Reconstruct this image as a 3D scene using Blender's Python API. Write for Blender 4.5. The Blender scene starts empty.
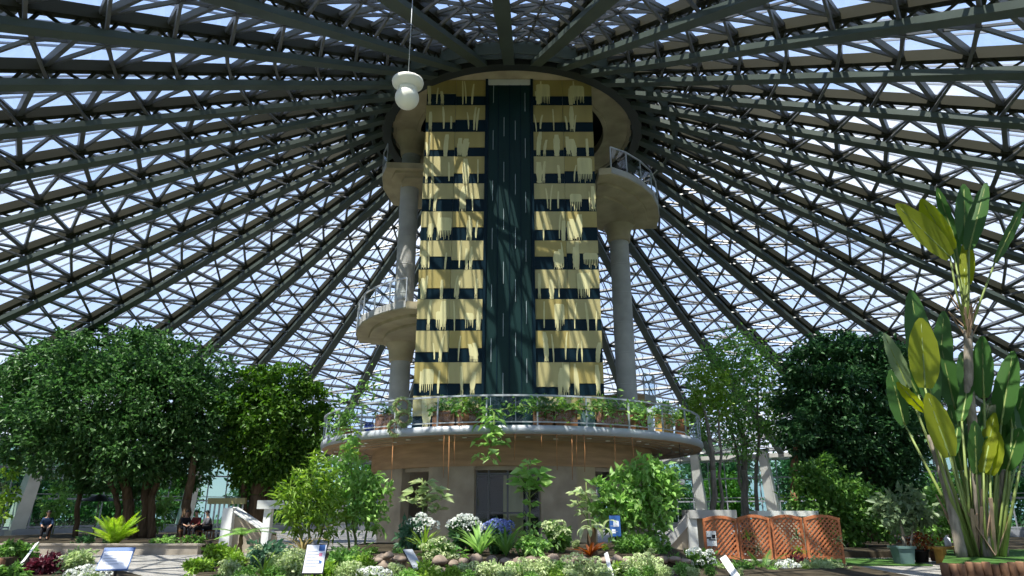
import bpy, math, random
import numpy as np
from mathutils import Vector as V, Matrix
PI = math.pi
col = bpy.context.scene.collection
rnd = random.Random(7)
nr = np.random.default_rng(11)

# ------------------------------------------------------------------ camera numbers (also used to read positions off the plan)
F, TH, EYE = 679.0, 0.318, 1.6
CT, ST = math.cos(TH), math.sin(TH)
def ray(px, py):
    u, v = (px - 512) / F, (288 - py) / F
    return V((u, CT - ST * v, ST + CT * v))
def at(px, py, Y):                       # world point at distance Y into the hall
    d = ray(px, py); t = Y / d.y
    return V((d.x * t, Y, EYE + d.z * t))
def ground(px, py, z=0.0):
    d = ray(px, py); t = (z - EYE) / d.z
    return V((d.x * t, d.y * t, z))
def mpp(px, py, Y):                      # metres per pixel there
    d = ray(px, py); return Y / d.y / F

# ------------------------------------------------------------------ materials
def newmat(name):
    m = bpy.data.materials.new(name); m.use_nodes = True
    nt = m.node_tree; b = nt.nodes['Principled BSDF']
    return m, nt, b
def mat(name, c, rough=0.6, metal=0.0, var=0.0, scale=3.0, spec=0.3, stretch=None, bump=0.0):
    m, nt, b = newmat(name)
    b.inputs['Roughness'].default_value = rough; b.inputs['Metallic'].default_value = metal
    b.inputs['Specular IOR Level'].default_value = spec
    b.inputs['Base Color'].default_value = (*c, 1)
    if var:
        tc = nt.nodes.new('ShaderNodeTexCoord'); mp = nt.nodes.new('ShaderNodeMapping')
        if stretch: mp.inputs['Scale'].default_value = stretch
        nz = nt.nodes.new('ShaderNodeTexNoise'); nz.inputs['Scale'].default_value = scale; nz.inputs['Detail'].default_value = 6
        rp = nt.nodes.new('ShaderNodeValToRGB')
        rp.color_ramp.elements[0].position = 0.3; rp.color_ramp.elements[1].position = 0.7
        rp.color_ramp.elements[0].color = (*[x * (1 - var) for x in c], 1)
        rp.color_ramp.elements[1].color = (*[min(1, x * (1 + var)) for x in c], 1)
        L = nt.links.new
        L(tc.outputs['Object'], mp.inputs['Vector']); L(mp.outputs['Vector'], nz.inputs['Vector'])
        L(nz.outputs['Fac'], rp.inputs['Fac']); L(rp.outputs['Color'], b.inputs['Base Color'])
        if bump:
            bp = nt.nodes.new('ShaderNodeBump'); bp.inputs['Strength'].default_value = bump
            L(nz.outputs['Fac'], bp.inputs['Height']); L(bp.outputs['Normal'], b.inputs['Normal'])
    return m
def leafmat(name, c1, c2, trans=0.35, rough=0.45, spec=0.4):
    m, nt, b = newmat(name); L = nt.links.new
    g = nt.nodes.new('ShaderNodeNewGeometry'); rp = nt.nodes.new('ShaderNodeValToRGB')
    rp.color_ramp.elements[0].color = (*c1, 1); rp.color_ramp.elements[1].color = (*c2, 1)
    L(g.outputs['Random Per Island'], rp.inputs['Fac']); L(rp.outputs['Color'], b.inputs['Base Color'])
    b.inputs['Roughness'].default_value = rough; b.inputs['Specular IOR Level'].default_value = spec
    tr = nt.nodes.new('ShaderNodeBsdfTranslucent'); mx = nt.nodes.new('ShaderNodeMixShader')
    hs = nt.nodes.new('ShaderNodeHueSaturation'); hs.inputs['Saturation'].default_value = 1.1; hs.inputs['Value'].default_value = 1.5
    L(rp.outputs['Color'], hs.inputs['Color']); L(hs.outputs['Color'], tr.inputs['Color'])
    mx.inputs['Fac'].default_value = trans
    L(b.outputs['BSDF'], mx.inputs[1]); L(tr.outputs['BSDF'], mx.inputs[2])
    L(mx.outputs['Shader'], nt.nodes['Material Output'].inputs['Surface'])
    return m
def glassmat(name, tint, gloss=0.06, rough=0.03):
    m, nt, b = newmat(name); L = nt.links.new
    t = nt.nodes.new('ShaderNodeBsdfTransparent'); t.inputs['Color'].default_value = (*tint, 1)
    g = nt.nodes.new('ShaderNodeBsdfGlossy'); g.inputs['Roughness'].default_value = rough
    fr = nt.nodes.new('ShaderNodeLayerWeight'); fr.inputs['Blend'].default_value = 0.15
    mu = nt.nodes.new('ShaderNodeMath'); mu.operation = 'MULTIPLY_ADD'; mu.inputs[1].default_value = 0.35; mu.inputs[2].default_value = gloss
    mx = nt.nodes.new('ShaderNodeMixShader')
    L(fr.outputs['Facing'], mu.inputs[0]); L(mu.outputs[0], mx.inputs['Fac'])
    L(t.outputs[0], mx.inputs[1]); L(g.outputs[0], mx.inputs[2]); L(mx.outputs[0], nt.nodes['Material Output'].inputs['Surface'])
    return m
M = dict(
    steel=mat('steel_paint', (0.065, 0.085, 0.075), 0.5, 0, 0.2, 0.5, 0.25),
    steel2=mat('steel_olive', (0.030, 0.029, 0.018), 0.6, 0, 0.2, 0.5, 0.12),
    brace=mat('brace_paint', (0.085, 0.09, 0.095), 0.4, 0, 0.15, 0.5, 0.5),
    dark=mat('dark_steel_and_shade', (0.03, 0.035, 0.035), 0.5),
    bar=mat('glazing_aluminium', (0.30, 0.32, 0.36), 0.4, 0.3),
    roofglass=glassmat('roof_glass', (0.88, 0.92, 0.97)),
    wallglass=glassmat('wall_glass', (0.34, 0.50, 0.46), 0.06),
    doorglass=glassmat('door_glass', (0.75, 0.82, 0.8), 0.03),
    railglass=glassmat('rail_glass', (0.85, 0.92, 0.95), 0.03),
    conc=mat('concrete', (0.40, 0.40, 0.38), 0.85, 0, 0.18, 1.2, 0.2, bump=0.05),
    concw=mat('concrete_warm', (0.41, 0.35, 0.23), 0.85, 0, 0.2, 1.0, 0.2, bump=0.05),
    concl=mat('concrete_pale', (0.60, 0.61, 0.58), 0.8, 0, 0.12, 1.0, 0.2),
    pier=mat('pier_concrete', (0.36, 0.31, 0.235), 0.85, 0, 0.2, 1.5, 0.2),
    soffit=mat('soffit_board', (0.40, 0.27, 0.16), 0.8, 0, 0.2, 0.8, 0.2, stretch=(1, 1, 8)),
    fascia=mat('fascia_metal', (0.42, 0.45, 0.48), 0.45, 0.2, 0.12, 1.0, 0.4),
    gold=mat('gold_panel', (0.37, 0.30, 0.10), 0.4, 0.15, 0.10, 0.8, 0.4, stretch=(3, 3, 0.6)),
    gold2=mat('gold_panel_pale', (0.42, 0.37, 0.17), 0.45, 0.1, 0.12, 0.8, 0.4, stretch=(3, 3, 0.6)),  # paler gold, mixed in at random below the top storeys
    streak=mat('streak_pale', (0.62, 0.58, 0.31), 0.55, 0, 0.12, 1.2, 0.3, stretch=(4, 4, 0.5)),
    navy=mat('window_navy', (0.006, 0.018, 0.028), 0.3, 0, 0, 1, 0.08),
    slot=mat('slot_teal', (0.010, 0.030, 0.030), 0.4, 0, 0.15, 0.6, 0.12),
    slotline=mat('slot_line', (0.35, 0.42, 0.45), 0.4),
    white=mat('white_paint', (0.75, 0.76, 0.74), 0.5),
    black=mat('black_paint', (0.012, 0.012, 0.014), 0.5),
    soil=mat('soil', (0.055, 0.045, 0.03), 0.95, 0, 0.5, 2.0, 0.1, bump=0.4),
    lawn=mat('lawn', (0.06, 0.13, 0.03), 0.9, 0, 0.4, 2.0, 0.1, bump=0.3),
    stone=mat('stone', (0.24, 0.19, 0.15), 0.9, 0, 0.35, 4.0, 0.2, bump=0.4),
    wallstone=mat('wall_stone', (0.33, 0.29, 0.24), 0.9, 0, 0.35, 1.5, 0.2, bump=0.3),
    log=mat('log_wood', (0.20, 0.11, 0.065), 0.85, 0, 0.35, 5.0, 0.2, stretch=(1, 1, 0.2)),
    lattice=mat('lattice_wood', (0.46, 0.16, 0.065), 0.6, 0, 0.2, 4.0, 0.3),
    planter=mat('planter_wood', (0.24, 0.105, 0.045), 0.7, 0, 0.3, 5.0, 0.3),
    bench=mat('bench_wood', (0.55, 0.33, 0.08), 0.6, 0, 0.2, 5.0, 0.3),
    bark=mat('bark', (0.13, 0.085, 0.05), 0.9, 0, 0.4, 4.0, 0.2, stretch=(3, 3, 0.4), bump=0.4),
    barkg=mat('bark_grey', (0.25, 0.22, 0.18), 0.9, 0, 0.35, 4.0, 0.2, stretch=(3, 3, 0.6), bump=0.4),
    stem=mat('stem_green', (0.16, 0.22, 0.06), 0.6, 0, 0.2, 3),
    petiole=mat('petiole', (0.20, 0.26, 0.07), 0.5, 0, 0.4, 2.0, 0.4, stretch=(3, 3, 0.4)),
    dead=mat('dead_sheath', (0.36, 0.25, 0.17), 0.8, 0, 0.3, 3),
    teal=mat('pot_teal', (0.12, 0.20, 0.19), 0.5, 0, 0.15, 3),
    blue=mat('blue_glaze', (0.02, 0.04, 0.22), 0.3),
    terracotta=mat('terracotta', (0.30, 0.14, 0.08), 0.8, 0, 0.2, 3),
    lamp=mat('lamp_opal', (0.85, 0.83, 0.74), 0.35),
    cord=mat('root_cord', (0.42, 0.20, 0.08), 0.8),
    sgblue=mat('sign_blue', (0.03, 0.10, 0.30), 0.4),
    sgpale=mat('sign_pale', (0.72, 0.74, 0.82), 0.45),
    sggrey=mat('sign_print', (0.38, 0.40, 0.48), 0.5),
    sgpink=mat('sign_pink', (0.6, 0.2, 0.3), 0.5),
    skin=mat('skin', (0.45, 0.27, 0.19), 0.6),
    hair=mat('hair', (0.012, 0.01, 0.009), 0.5),
    clothdark=mat('cloth_dark', (0.02, 0.02, 0.025), 0.9),
    clothred=mat('cloth_red', (0.12, 0.02, 0.02), 0.9),
    clothblue=mat('cloth_blue', (0.02, 0.045, 0.10), 0.9),
    clothgrey=mat('cloth_grey', (0.13, 0.13, 0.15), 0.9),
    tub=mat('tub_blue', (0.16, 0.2, 0.36), 0.5),
    l_ficus=leafmat('leaf_ficus', (0.035, 0.105, 0.028), (0.13, 0.26, 0.08)),
    l_ficus2=leafmat('leaf_ficus_warm', (0.04, 0.12, 0.015), (0.15, 0.29, 0.04)),
    l_dark=leafmat('leaf_dark', (0.025, 0.085, 0.03), (0.085, 0.19, 0.07)),
    l_bamboo=leafmat('leaf_airy', (0.13, 0.28, 0.06), (0.32, 0.54, 0.15)),
    l_lime=leafmat('leaf_lime', (0.15, 0.29, 0.03), (0.34, 0.50, 0.09)),
    l_mid=leafmat('leaf_mid', (0.07, 0.18, 0.035), (0.18, 0.33, 0.07)),
    l_bright=leafmat('leaf_bright', (0.15, 0.33, 0.06), (0.36, 0.56, 0.17)),
    l_pale=leafmat('leaf_pale', (0.26, 0.37, 0.15), (0.55, 0.63, 0.34)),
    l_teal=leafmat('leaf_teal', (0.05, 0.14, 0.075), (0.14, 0.26, 0.15)),
    l_red=leafmat('leaf_red', (0.06, 0.012, 0.02), (0.15, 0.03, 0.05)),
    l_rust=leafmat('leaf_rust', (0.13, 0.02, 0.01), (0.30, 0.10, 0.03)),
    l_brown=leafmat('leaf_dry', (0.26, 0.18, 0.06), (0.42, 0.34, 0.12)),
    l_fern=leafmat('leaf_fern', (0.24, 0.42, 0.03), (0.46, 0.62, 0.09), 0.45),
    l_palm=leafmat('leaf_palm', (0.035, 0.105, 0.028), (0.075, 0.17, 0.04), 0.4, 0.35),
    l_palmy=leafmat('leaf_palm_yellow', (0.22, 0.27, 0.02), (0.30, 0.34, 0.03), 0.5, 0.4),
    l_grey=leafmat('leaf_grey', (0.10, 0.16, 0.08), (0.24, 0.32, 0.17)),
    f_white=leafmat('petal_white', (0.62, 0.66, 0.60), (0.85, 0.86, 0.82), 0.3),
    f_blue=leafmat('petal_blue', (0.12, 0.17, 0.42), (0.30, 0.36, 0.65), 0.3),
    f_green=leafmat('petal_green', (0.42, 0.52, 0.24), (0.66, 0.72, 0.44), 0.3),
)
def floor_mat():
    m, nt, b = newmat('path_paving'); L = nt.links.new
    tc = nt.nodes.new('ShaderNodeTexCoord'); br = nt.nodes.new('ShaderNodeTexBrick')
    br.inputs['Color1'].default_value = (0.36, 0.34, 0.31, 1); br.inputs['Color2'].default_value = (0.29, 0.28, 0.26, 1)
    br.inputs['Mortar'].default_value = (0.10, 0.10, 0.09, 1); br.inputs['Scale'].default_value = 1.0
    br.inputs['Mortar Size'].default_value = 0.02; br.inputs['Brick Width'].default_value = 0.6; br.inputs['Row Height'].default_value = 0.6
    L(tc.outputs['Object'], br.inputs['Vector']); L(br.outputs['Color'], b.inputs['Base Color']); b.inputs['Roughness'].default_value = 0.85
    return m
M['paving'] = floor_mat()

# ------------------------------------------------------------------ mesh builder
class MB:
    def __init__(s): s.v, s.f, s.m, s.sm = [], [], [], []
    def add(s, vs, fs, mi=0, smooth=False):
        b = len(s.v); s.v.extend([tuple(x) for x in vs])
        for f in fs: s.f.append([i + b for i in f]); s.m.append(mi); s.sm.append(smooth)
        return s
    def box(s, c, d, rz=0.0, mi=0):
        hx, hy, hz = d[0] / 2, d[1] / 2, d[2] / 2; cs, sn = math.cos(rz), math.sin(rz)
        vs = []
        for x, y, z in ((-1,-1,-1),(1,-1,-1),(1,1,-1),(-1,1,-1),(-1,-1,1),(1,-1,1),(1,1,1),(-1,1,1)):
            X, Y = x * hx, y * hy
            vs.append((c[0] + X * cs - Y * sn, c[1] + X * sn + Y * cs, c[2] + z * hz))
        return s.add(vs, [(0,3,2,1),(4,5,6,7),(0,1,5,4),(1,2,6,5),(2,3,7,6),(3,0,4,7)], mi)
    def bar(s, p0, p1, w, h, up=(0, 0, 1), mi=0):
        p0, p1 = V(p0), V(p1); d = (p1 - p0)
        if d.length < 1e-6: return s
        d.normalize(); sd = d.cross(V(up))
        if sd.length < 1e-4: sd = d.cross(V((1, 0, 0)))
        sd.normalize(); u = sd.cross(d); sd = sd * (w / 2); u = u * (h / 2)
        vs = [p0 - sd - u, p0 + sd - u, p0 + sd + u, p0 - sd + u, p1 - sd - u, p1 + sd - u, p1 + sd + u, p1 - sd + u]
        return s.add(vs, [(0,1,2,3),(7,6,5,4),(4,5,1,0),(5,6,2,1),(6,7,3,2),(7,4,0,3)], mi)
    def tube(s, pts, rads, n=8, mi=0, cap=True):
        pts = [V(p) for p in pts]
        if not hasattr(rads, '__len__'): rads = [rads] * len(pts)
        vs, fs = [], []; prev = None
        for i, p in enumerate(pts):
            d = (pts[min(i + 1, len(pts) - 1)] - pts[max(i - 1, 0)]).normalized()
            a = d.cross(V((0, 0, 1))) if prev is None else prev - d * prev.dot(d)
            if a.length < 1e-3: a = d.cross(V((1, 0, 0)))
            a.normalize(); prev = a; b = d.cross(a)
            for k in range(n):
                t = 2 * PI * k / n; vs.append(p + (a * math.cos(t) + b * math.sin(t)) * rads[i])
        for i in range(len(pts) - 1):
            for k in range(n): fs.append((i*n + k, i*n + (k+1) % n, (i+1)*n + (k+1) % n, (i+1)*n + k))
        if cap: fs.append(tuple(range(n))[::-1]); fs.append(tuple((len(pts)-1)*n + k for k in range(n)))
        return s.add(vs, fs, mi, True)
    def lathe(s, c, prof, n=24, mi=0):           # prof: (radius, z) list
        vs, fs = [], []
        for r, z in prof:
            for k in range(n): t = 2*PI*k/n; vs.append((c[0] + r*math.cos(t), c[1] + r*math.sin(t), c[2] + z))
        for i in range(len(prof) - 1):
            for k in range(n): fs.append((i*n + k, i*n + (k+1) % n, (i+1)*n + (k+1) % n, (i+1)*n + k))
        return s.add(vs, fs, mi, True)
    def sector(s, c, r0, r1, z0, z1, a0, a1, n=24, mi=0):   # solid curved block
        vs, fs = [], []
        full = abs(a1 - a0) > 2 * PI - 1e-4
        for i in range(n + 1):
            a = a0 + (a1 - a0) * i / n; ca, sa = math.cos(a), math.sin(a)
            vs += [(c[0]+r0*ca, c[1]+r0*sa, z0), (c[0]+r1*ca, c[1]+r1*sa, z0), (c[0]+r1*ca, c[1]+r1*sa, z1), (c[0]+r0*ca, c[1]+r0*sa, z1)]
        for i in range(n):
            b = i * 4; d = b + 4
            fs += [(b, d, d+1, b+1), (b+1, d+1, d+2, b+2), (b+2, d+2, d+3, b+3), (b+3, d+3, d, b)]
        if not full: fs += [(0,1,2,3), (n*4+3, n*4+2, n*4+1, n*4)]
        return s.add(vs, fs, mi)
    def prism(s, poly, z0, z1, mi=0):
        n = len(poly); vs = [(x, y, z0) for x, y in poly] + [(x, y, z1) for x, y in poly]
        return s.add(vs, [tuple(range(n))[::-1], tuple(range(n, 2*n))] + [(i, (i+1) % n, n + (i+1) % n, n + i) for i in range(n)], mi)
    def build(s, name, mats, parent=None, kind=None):
        l = parent_loc(parent); me = bpy.data.meshes.new(name); me.from_pydata([(x - l[0], y - l[1], z - l[2]) for x, y, z in s.v], [], s.f)
        mats = mats if isinstance(mats, (list, tuple)) else [mats]
        for m in mats: me.materials.append(M[m] if isinstance(m, str) else m)
        me.polygons.foreach_set('material_index', s.m); me.polygons.foreach_set('use_smooth', s.sm); me.update()
        o = bpy.data.objects.new(name, me); col.objects.link(o)
        if parent is not None: o.parent = parent
        if kind: o['kind'] = kind
        return o
def parent_loc(p):
    while p is not None and p.parent is not None: p = p.parent
    return V(p.location) if p is not None else V((0, 0, 0))
def tag(o, label=None, cat=None, group=None, kind=None):
    if label: o['label'] = label
    if cat: o['category'] = cat
    if group: o['group'] = group
    if kind: o['kind'] = kind
    return o
def thing(name, label, cat, loc=(0, 0, 0), group=None, kind=None):
    o = bpy.data.objects.new(name, None); col.objects.link(o); o.location = loc; o.empty_display_size = 0.2
    return tag(o, label, cat, group, kind)
def copy_tree(o, loc=None, rz=0.0, sc=1.0, label=None):      # thing whose parts were built about its own base
    c = o.copy(); col.objects.link(c)
    if loc is not None: c.location = loc
    c.rotation_euler = (0, 0, rz); c.scale = (sc, sc, sc)
    if label: c['label'] = label
    for ch in [x for x in bpy.data.objects if x.parent == o]:
        d = ch.copy(); col.objects.link(d); d.parent = c
        for g in [x for x in bpy.data.objects if x.parent == ch]:
            e = g.copy(); col.objects.link(e); e.parent = d
    return c

# ------------------------------------------------------------------ foliage helpers
def npunit(a): return a / np.maximum(np.linalg.norm(a, axis=-1, keepdims=True), 1e-9)
def leaf_mesh(name, P, axis, L, W, m, parent, fold=0.15, kind=None):
    n = len(P); ax = npunit(axis); rv = npunit(nr.normal(size=(n, 3)) + np.array([0, 0, 1.2]))
    sd = npunit(np.cross(ax, rv)); nn = np.cross(sd, ax)
    L = np.broadcast_to(L, (n,))[:, None]; W = np.broadcast_to(W, (n,))[:, None]
    v = np.stack([P, P + ax*L*0.45 + sd*W*0.5 + nn*L*fold, P + ax*L - nn*L*0.1, P + ax*L*0.45 - sd*W*0.5 + nn*L*fold], 1).reshape(-1, 3)
    v = v - np.array(parent_loc(parent)); i = np.arange(n) * 4
    f = np.stack([np.stack([i, i+1, i+2], 1), np.stack([i, i+2, i+3], 1)], 1).reshape(-1, 3)
    me = bpy.data.meshes.new(name)
    me.vertices.add(len(v)); me.vertices.foreach_set('co', v.astype(np.float32).ravel())
    me.loops.add(f.size); me.loops.foreach_set('vertex_index', f.astype(np.int32).ravel())
    me.polygons.add(len(f)); me.polygons.foreach_set('loop_start', np.arange(0, f.size, 3, dtype=np.int32))
    me.polygons.foreach_set('loop_total', np.full(len(f), 3, dtype=np.int32))
    me.materials.append(M[m]); me.update(calc_edges=True); me.validate()
    o = bpy.data.objects.new(name, me); col.objects.link(o)
    if parent is not None:
        o.parent = parent
    if kind: o['kind'] = kind
    return o
def blob_leaves(blobs, n, clump=0.22, per=22, shell=0.55):
    """blobs: (centre, radius or radii). Leaves sit in clumps towards the surface of every blob."""
    w = np.array([np.mean(np.broadcast_to(b[1], 3)) ** 2 for b in blobs]); w = w / w.sum()
    P, A = [], []
    for (c, r), k in zip(blobs, w):
        r = np.broadcast_to(np.array(r, float), (3,)); m = max(2, int(n * k / per))
        d = npunit(nr.normal(size=(m, 3))); rad = shell + (1 - shell) * nr.random((m, 1)) ** 0.6
        cc = np.array(c) + d * rad * r
        q = np.repeat(cc, per, 0) + nr.normal(size=(m * per, 3)) * r * clump * np.array([1, 1, 0.7])
        P.append(q); out = np.repeat(d, per, 0)
        A.append(out * 0.8 + nr.normal(size=(m * per, 3)) * 0.7 + np.array([0, 0, -0.25]))
    return np.concatenate(P), np.concatenate(A)
def limb_mb(mb, p0, p1, r0, r1, wob=0.06, n=7, seg=6):
    p0, p1 = V(p0), V(p1); L = (p1 - p0).length; pts, rs = [], []
    for i in range(seg + 1):
        t = i / seg; o = V((rnd.gauss(0, 1), rnd.gauss(0, 1), 0)) * wob * L * 0.3 * math.sin(PI * t)
        pts.append(p0.lerp(p1, t) + o); rs.append(r0 + (r1 - r0) * t)
    mb.tube(pts, rs, n)
def pinnate_mb(mb, base, az, L, elev0, droop, w, n=22, mi=0):
    """one frond: arching midrib with leaflets either side"""
    pts = []; e = elev0; p = V(base); st = L / n
    for i in range(n + 1):
        pts.append(p.copy()); d = V((math.cos(az)*math.cos(e), math.sin(az)*math.cos(e), math.sin(e))); p = p + d * st; e -= droop / n
    sd = V((-math.sin(az), math.cos(az), 0))
    for i in range(1, n):
        t = i / n; ww = w * (math.sin(PI * min(1, t * 0.9 + 0.1)) ** 0.7); d = (pts[i+1] - pts[i]).normalized()
        for s in (-1, 1):
            a = pts[i]; b = a + sd * s * ww + d * ww * 0.55 - V((0, 0, ww * 0.15)); q = d * st * 0.45
            mb.add([a - q, a + q, b + q * 0.2, b - q * 0.3], [(0, 1, 2, 3)], mi)
    for i in range(n): mb.bar(pts[i], pts[i+1], 0.02, 0.015, mi=mi)
def blade_mb(mb, base, az, L, elev0, droop, w, n=7, mi=0):
    e = elev0; p = V(base); st = L / n; sd = V((-math.sin(az), math.cos(az), 0)); vs, fs = [], []
    for i in range(n + 1):
        t = i / n; ww = w * (0.55 + 0.9 * t - 1.4 * t ** 3) if t < 1 else 0.004; ww = max(ww, 0.004)
        up = V((-math.cos(az)*math.sin(e), -math.sin(az)*math.sin(e), math.cos(e)))
        vs += [p - sd*ww/2 + up*ww*0.12, p - up*ww*0.05, p + sd*ww/2 + up*ww*0.12]
        d = V((math.cos(az)*math.cos(e), math.sin(az)*math.cos(e), math.sin(e))); p = p + d * st; e -= droop / n
    for i in range(n):
        b = i * 3; fs += [(b, b+1, b+4, b+3), (b+1, b+2, b+5, b+4)]
    mb.add(vs, fs, mi, True)

C0 = V((0, 33, 0))
def pol(r, a, z): return V((r * math.cos(a), 33 + r * math.sin(a), z))

# ------------------------------------------------------------------ the hall: ground, glass wall, roof
def disc(r, n=72): return [(r*math.cos(2*PI*i/n), 33 + r*math.sin(2*PI*i/n)) for i in range(n)]
MB().prism(disc(36.6), -0.3, 0).build('floor', 'paving', kind='structure')
MB().sector(C0, 36.6, 140, -0.35, -0.04, 0, 2*PI, 72).build('ground_outside', 'lawn', kind='structure')

SL, R0, H0 = 0.523, 6.6, 21.1
NRM = 1 / math.sqrt(1 + SL * SL)
def kang(k): return -PI/2 - 0.019 - math.radians(10 * k)
def rp(r, k, off=0.0):
    a = kang(k); rr = r + off * SL * NRM
    return pol(rr, a, H0 - SL * (r - R0) + off * NRM)
def nk(k): a = kang(k); return V((math.cos(a) * SL * NRM, math.sin(a) * SL * NRM, NRM))
NP = 16; RB = 35.2
ST_R = [R0 + (RB - R0) * i / NP for i in range(NP + 1)]
roof = thing('ceiling', None, None, (0, 33, H0), kind='structure')
OFF = 0.58
for k in range(-17, 19):
    rib = MB().bar(rp(6.3, k), rp(RB, k), 0.50, 0.20, nk(k)).build('roof_rib', 'steel', roof)
    MB().bar(rp(6.3, k, OFF), rp(RB, k, OFF), 0.30, 0.34, nk(k)).build('outer_chord', 'steel2', rib)
    mb = MB()
    for i in range(NP):
        rm = (ST_R[i] + ST_R[i+1]) / 2; q = (ST_R[i+1] - ST_R[i]) / 4
        mb.bar(rp(ST_R[i], k, .06), rp(ST_R[i], k, OFF - .1), .12, .12, nk(k + 9))
        for a, b, oa, ob in ((ST_R[i], ST_R[i]+q, .06, OFF-.1), (ST_R[i]+q, rm, OFF-.1, .06), (rm, rm+q, .06, OFF-.1), (rm+q, ST_R[i+1], OFF-.1, .06)):
            mb.bar(rp(a, k, oa), rp(b, k, ob), .07, .07, nk(k + 9))
    mb.build('lacing', 'steel2', rib)
for k in range(-17, 19):
    k2 = k + 1; mb = MB()
    n_ = nk(k + .5)
    for i in range(NP + 1):
        a, b = rp(ST_R[i], k, OFF), rp(ST_R[i], k2, OFF)
        mb.bar(a, b, .17, .17, n_)
        if i < NP:
            c, d = rp(ST_R[i+1], k, OFF), rp(ST_R[i+1], k2, OFF)
            mb.bar(a, d, .12, .10, n_); mb.bar(b, c, .12, .10, n_)
            mid = (a + b + c + d) / 4
            mb.bar((a + b) / 2, (c + d) / 2, .07, .07, n_)
            if ST_R[i] > 9:
                mb.bar(mid - n_ * .05, rp(ST_R[i], k, .08), .09, .09, n_)
                mb.bar(mid - n_ * .05, rp(ST_R[i], k2, .08), .09, .09, n_)
    mb.build('bay_bracing', 'brace', roof)
    mb = MB()
    for t in (.2, .4, .6, .8):
        mb.bar(rp(7.6, k + t, OFF + .28), rp(RB + .4, k + t, OFF + .34), .045, .06, n_)
    mb.build('glazing_bar', 'bar', roof)
    mb = MB()
    q = [rp(7.6, k, OFF + .40), rp(7.6, k2, OFF + .40), rp(RB + .5, k2, OFF + .40), rp(RB + .5, k, OFF + .40)]
    mb.add(q, [(0, 1, 2, 3)]).build('glass_pane', 'roofglass', roof)
# ring that collects the ribs, dark plate round it and the closed cap over the tower
MB().sector(C0, 6.55, 7.05, H0 - .3, H0 + .45, 0, 2*PI, 72).build('compression_ring', 'dark', roof)
mb = MB()
for i in range(72):
    a, b = kang(i / 2), kang((i + 1) / 2)
    pass
mb.lathe((0, 33, 0), [(6.4, H0 + OFF + .35), (8.0, H0 + OFF + .35 - SL * 1.6), (8.0, H0 + OFF + .27 - SL * 1.6), (6.4, H0 + OFF + .25)], 72)
mb.build('ring_plate', 'dark', roof)
mb = MB(); mb.lathe((0, 33, 0), [(6.9, H0 + .5), (5.5, H0 + 1.6), (0.01, H0 + 2.6)], 48); mb.build('cap', 'dark', roof)
for r in (7.5, 8.6):
    mb = MB()
    for k in range(-17, 19): mb.bar(rp(r, k, .35), rp(r, k + 1, .35), .16, .5, nk(k + .5))
    mb.build('ring_beam', 'steel', roof)
# eave and glass wall (only the arc that the hall's back half shows)
MB().sector(C0, 34.8, 36.3, 6.0, 6.35, 0, 2*PI, 72).build('trim_1', 'conc', kind='structure')
def glass_wall(name, k0, k1):
    root = thing(name, None, None, (0, 33, 0), kind='structure')
    n = max(1, round(abs(k1 - k0)))
    for j in range(n):
        ka, kb = k0 + (k1 - k0) * j / n, k0 + (k1 - k0) * (j + 1) / n
        a, b = pol(36, kang(ka), 0), pol(36, kang(kb), 0)
        up = V((0, 0, 1)); f = MB()
        f.bar(a + up*.25, b + up*.25, .25, .5)
        for z in (.6, 2.45, 2.75, 4.4, 5.9): f.bar(a + up*z, b + up*z, .09, .12 if z != 2.75 else .06)
        for t in (0, .25, .5, .75): p = a.lerp(b, t); f.bar(p + up*.5, p + up*6, .06, .09, (b - a))
        fr = f.build('window_frame', 'bar', root)
        MB().add([a + up*.5, b + up*.5, b + up*6, a + up*6], [(0, 1, 2, 3)]).build('pane', 'wallglass', fr)
glass_wall('wall_left', 4, 13.2); glass_wall('wall_back', 13.2, 22.8); glass_wall('wall_right', 22.8, 32)
# leaning concrete columns under the ribs
def lean_column(kk, label, w=1.05):
    a = kang(kk); b0, b1 = pol(36.3, a, 0), pol(34.6, a, 6.6); t = V((-math.sin(a), math.cos(a), 0)); rd = V((math.cos(a), math.sin(a), 0))
    o = thing('leaning_column', label, 'column', b0, 'leaning columns of the glass wall', kind='thing')
    mb = MB(); q = []
    for p, ww, dd in ((b0, w, .75), (b1, w * .62, .55)):
        for s, u in ((-1,-1), (1,-1), (1,1), (-1,1)): q.append(p + t * s * ww/2 + rd * u * dd/2)
    mb.add(q, [(3,2,1,0), (4,5,6,7), (0,1,5,4), (1,2,6,5), (2,3,7,6), (3,0,4,7)])
    mb.build('shaft', 'concl', o)
    MB().bar(b0 + V((0,0,.2)) - t*.75, b0 + V((0,0,.2)) + t*.75, .95, .4).build('footing', 'conc', o)
    MB().bar(b1 - t*.5, b1 + t*.5, .6, .25).build('head_plate', 'steel', o)
lean_column(11.3, 'leaning pale concrete column on the far left beside the person in blue')
lean_column(13.2, 'leaning pale concrete column behind the group seated under the dark tree')
lean_column(15.3, 'leaning pale concrete column behind the climbing shrub left of the terrace')
lean_column(20.75, 'leaning pale concrete column just right of the terrace, by the airy tree')
lean_column(21.75, 'leaning pale concrete column at the left edge of the dark right-hand tree')
lean_column(25.2, 'leaning pale concrete column behind the travellers palm on the right')

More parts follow.
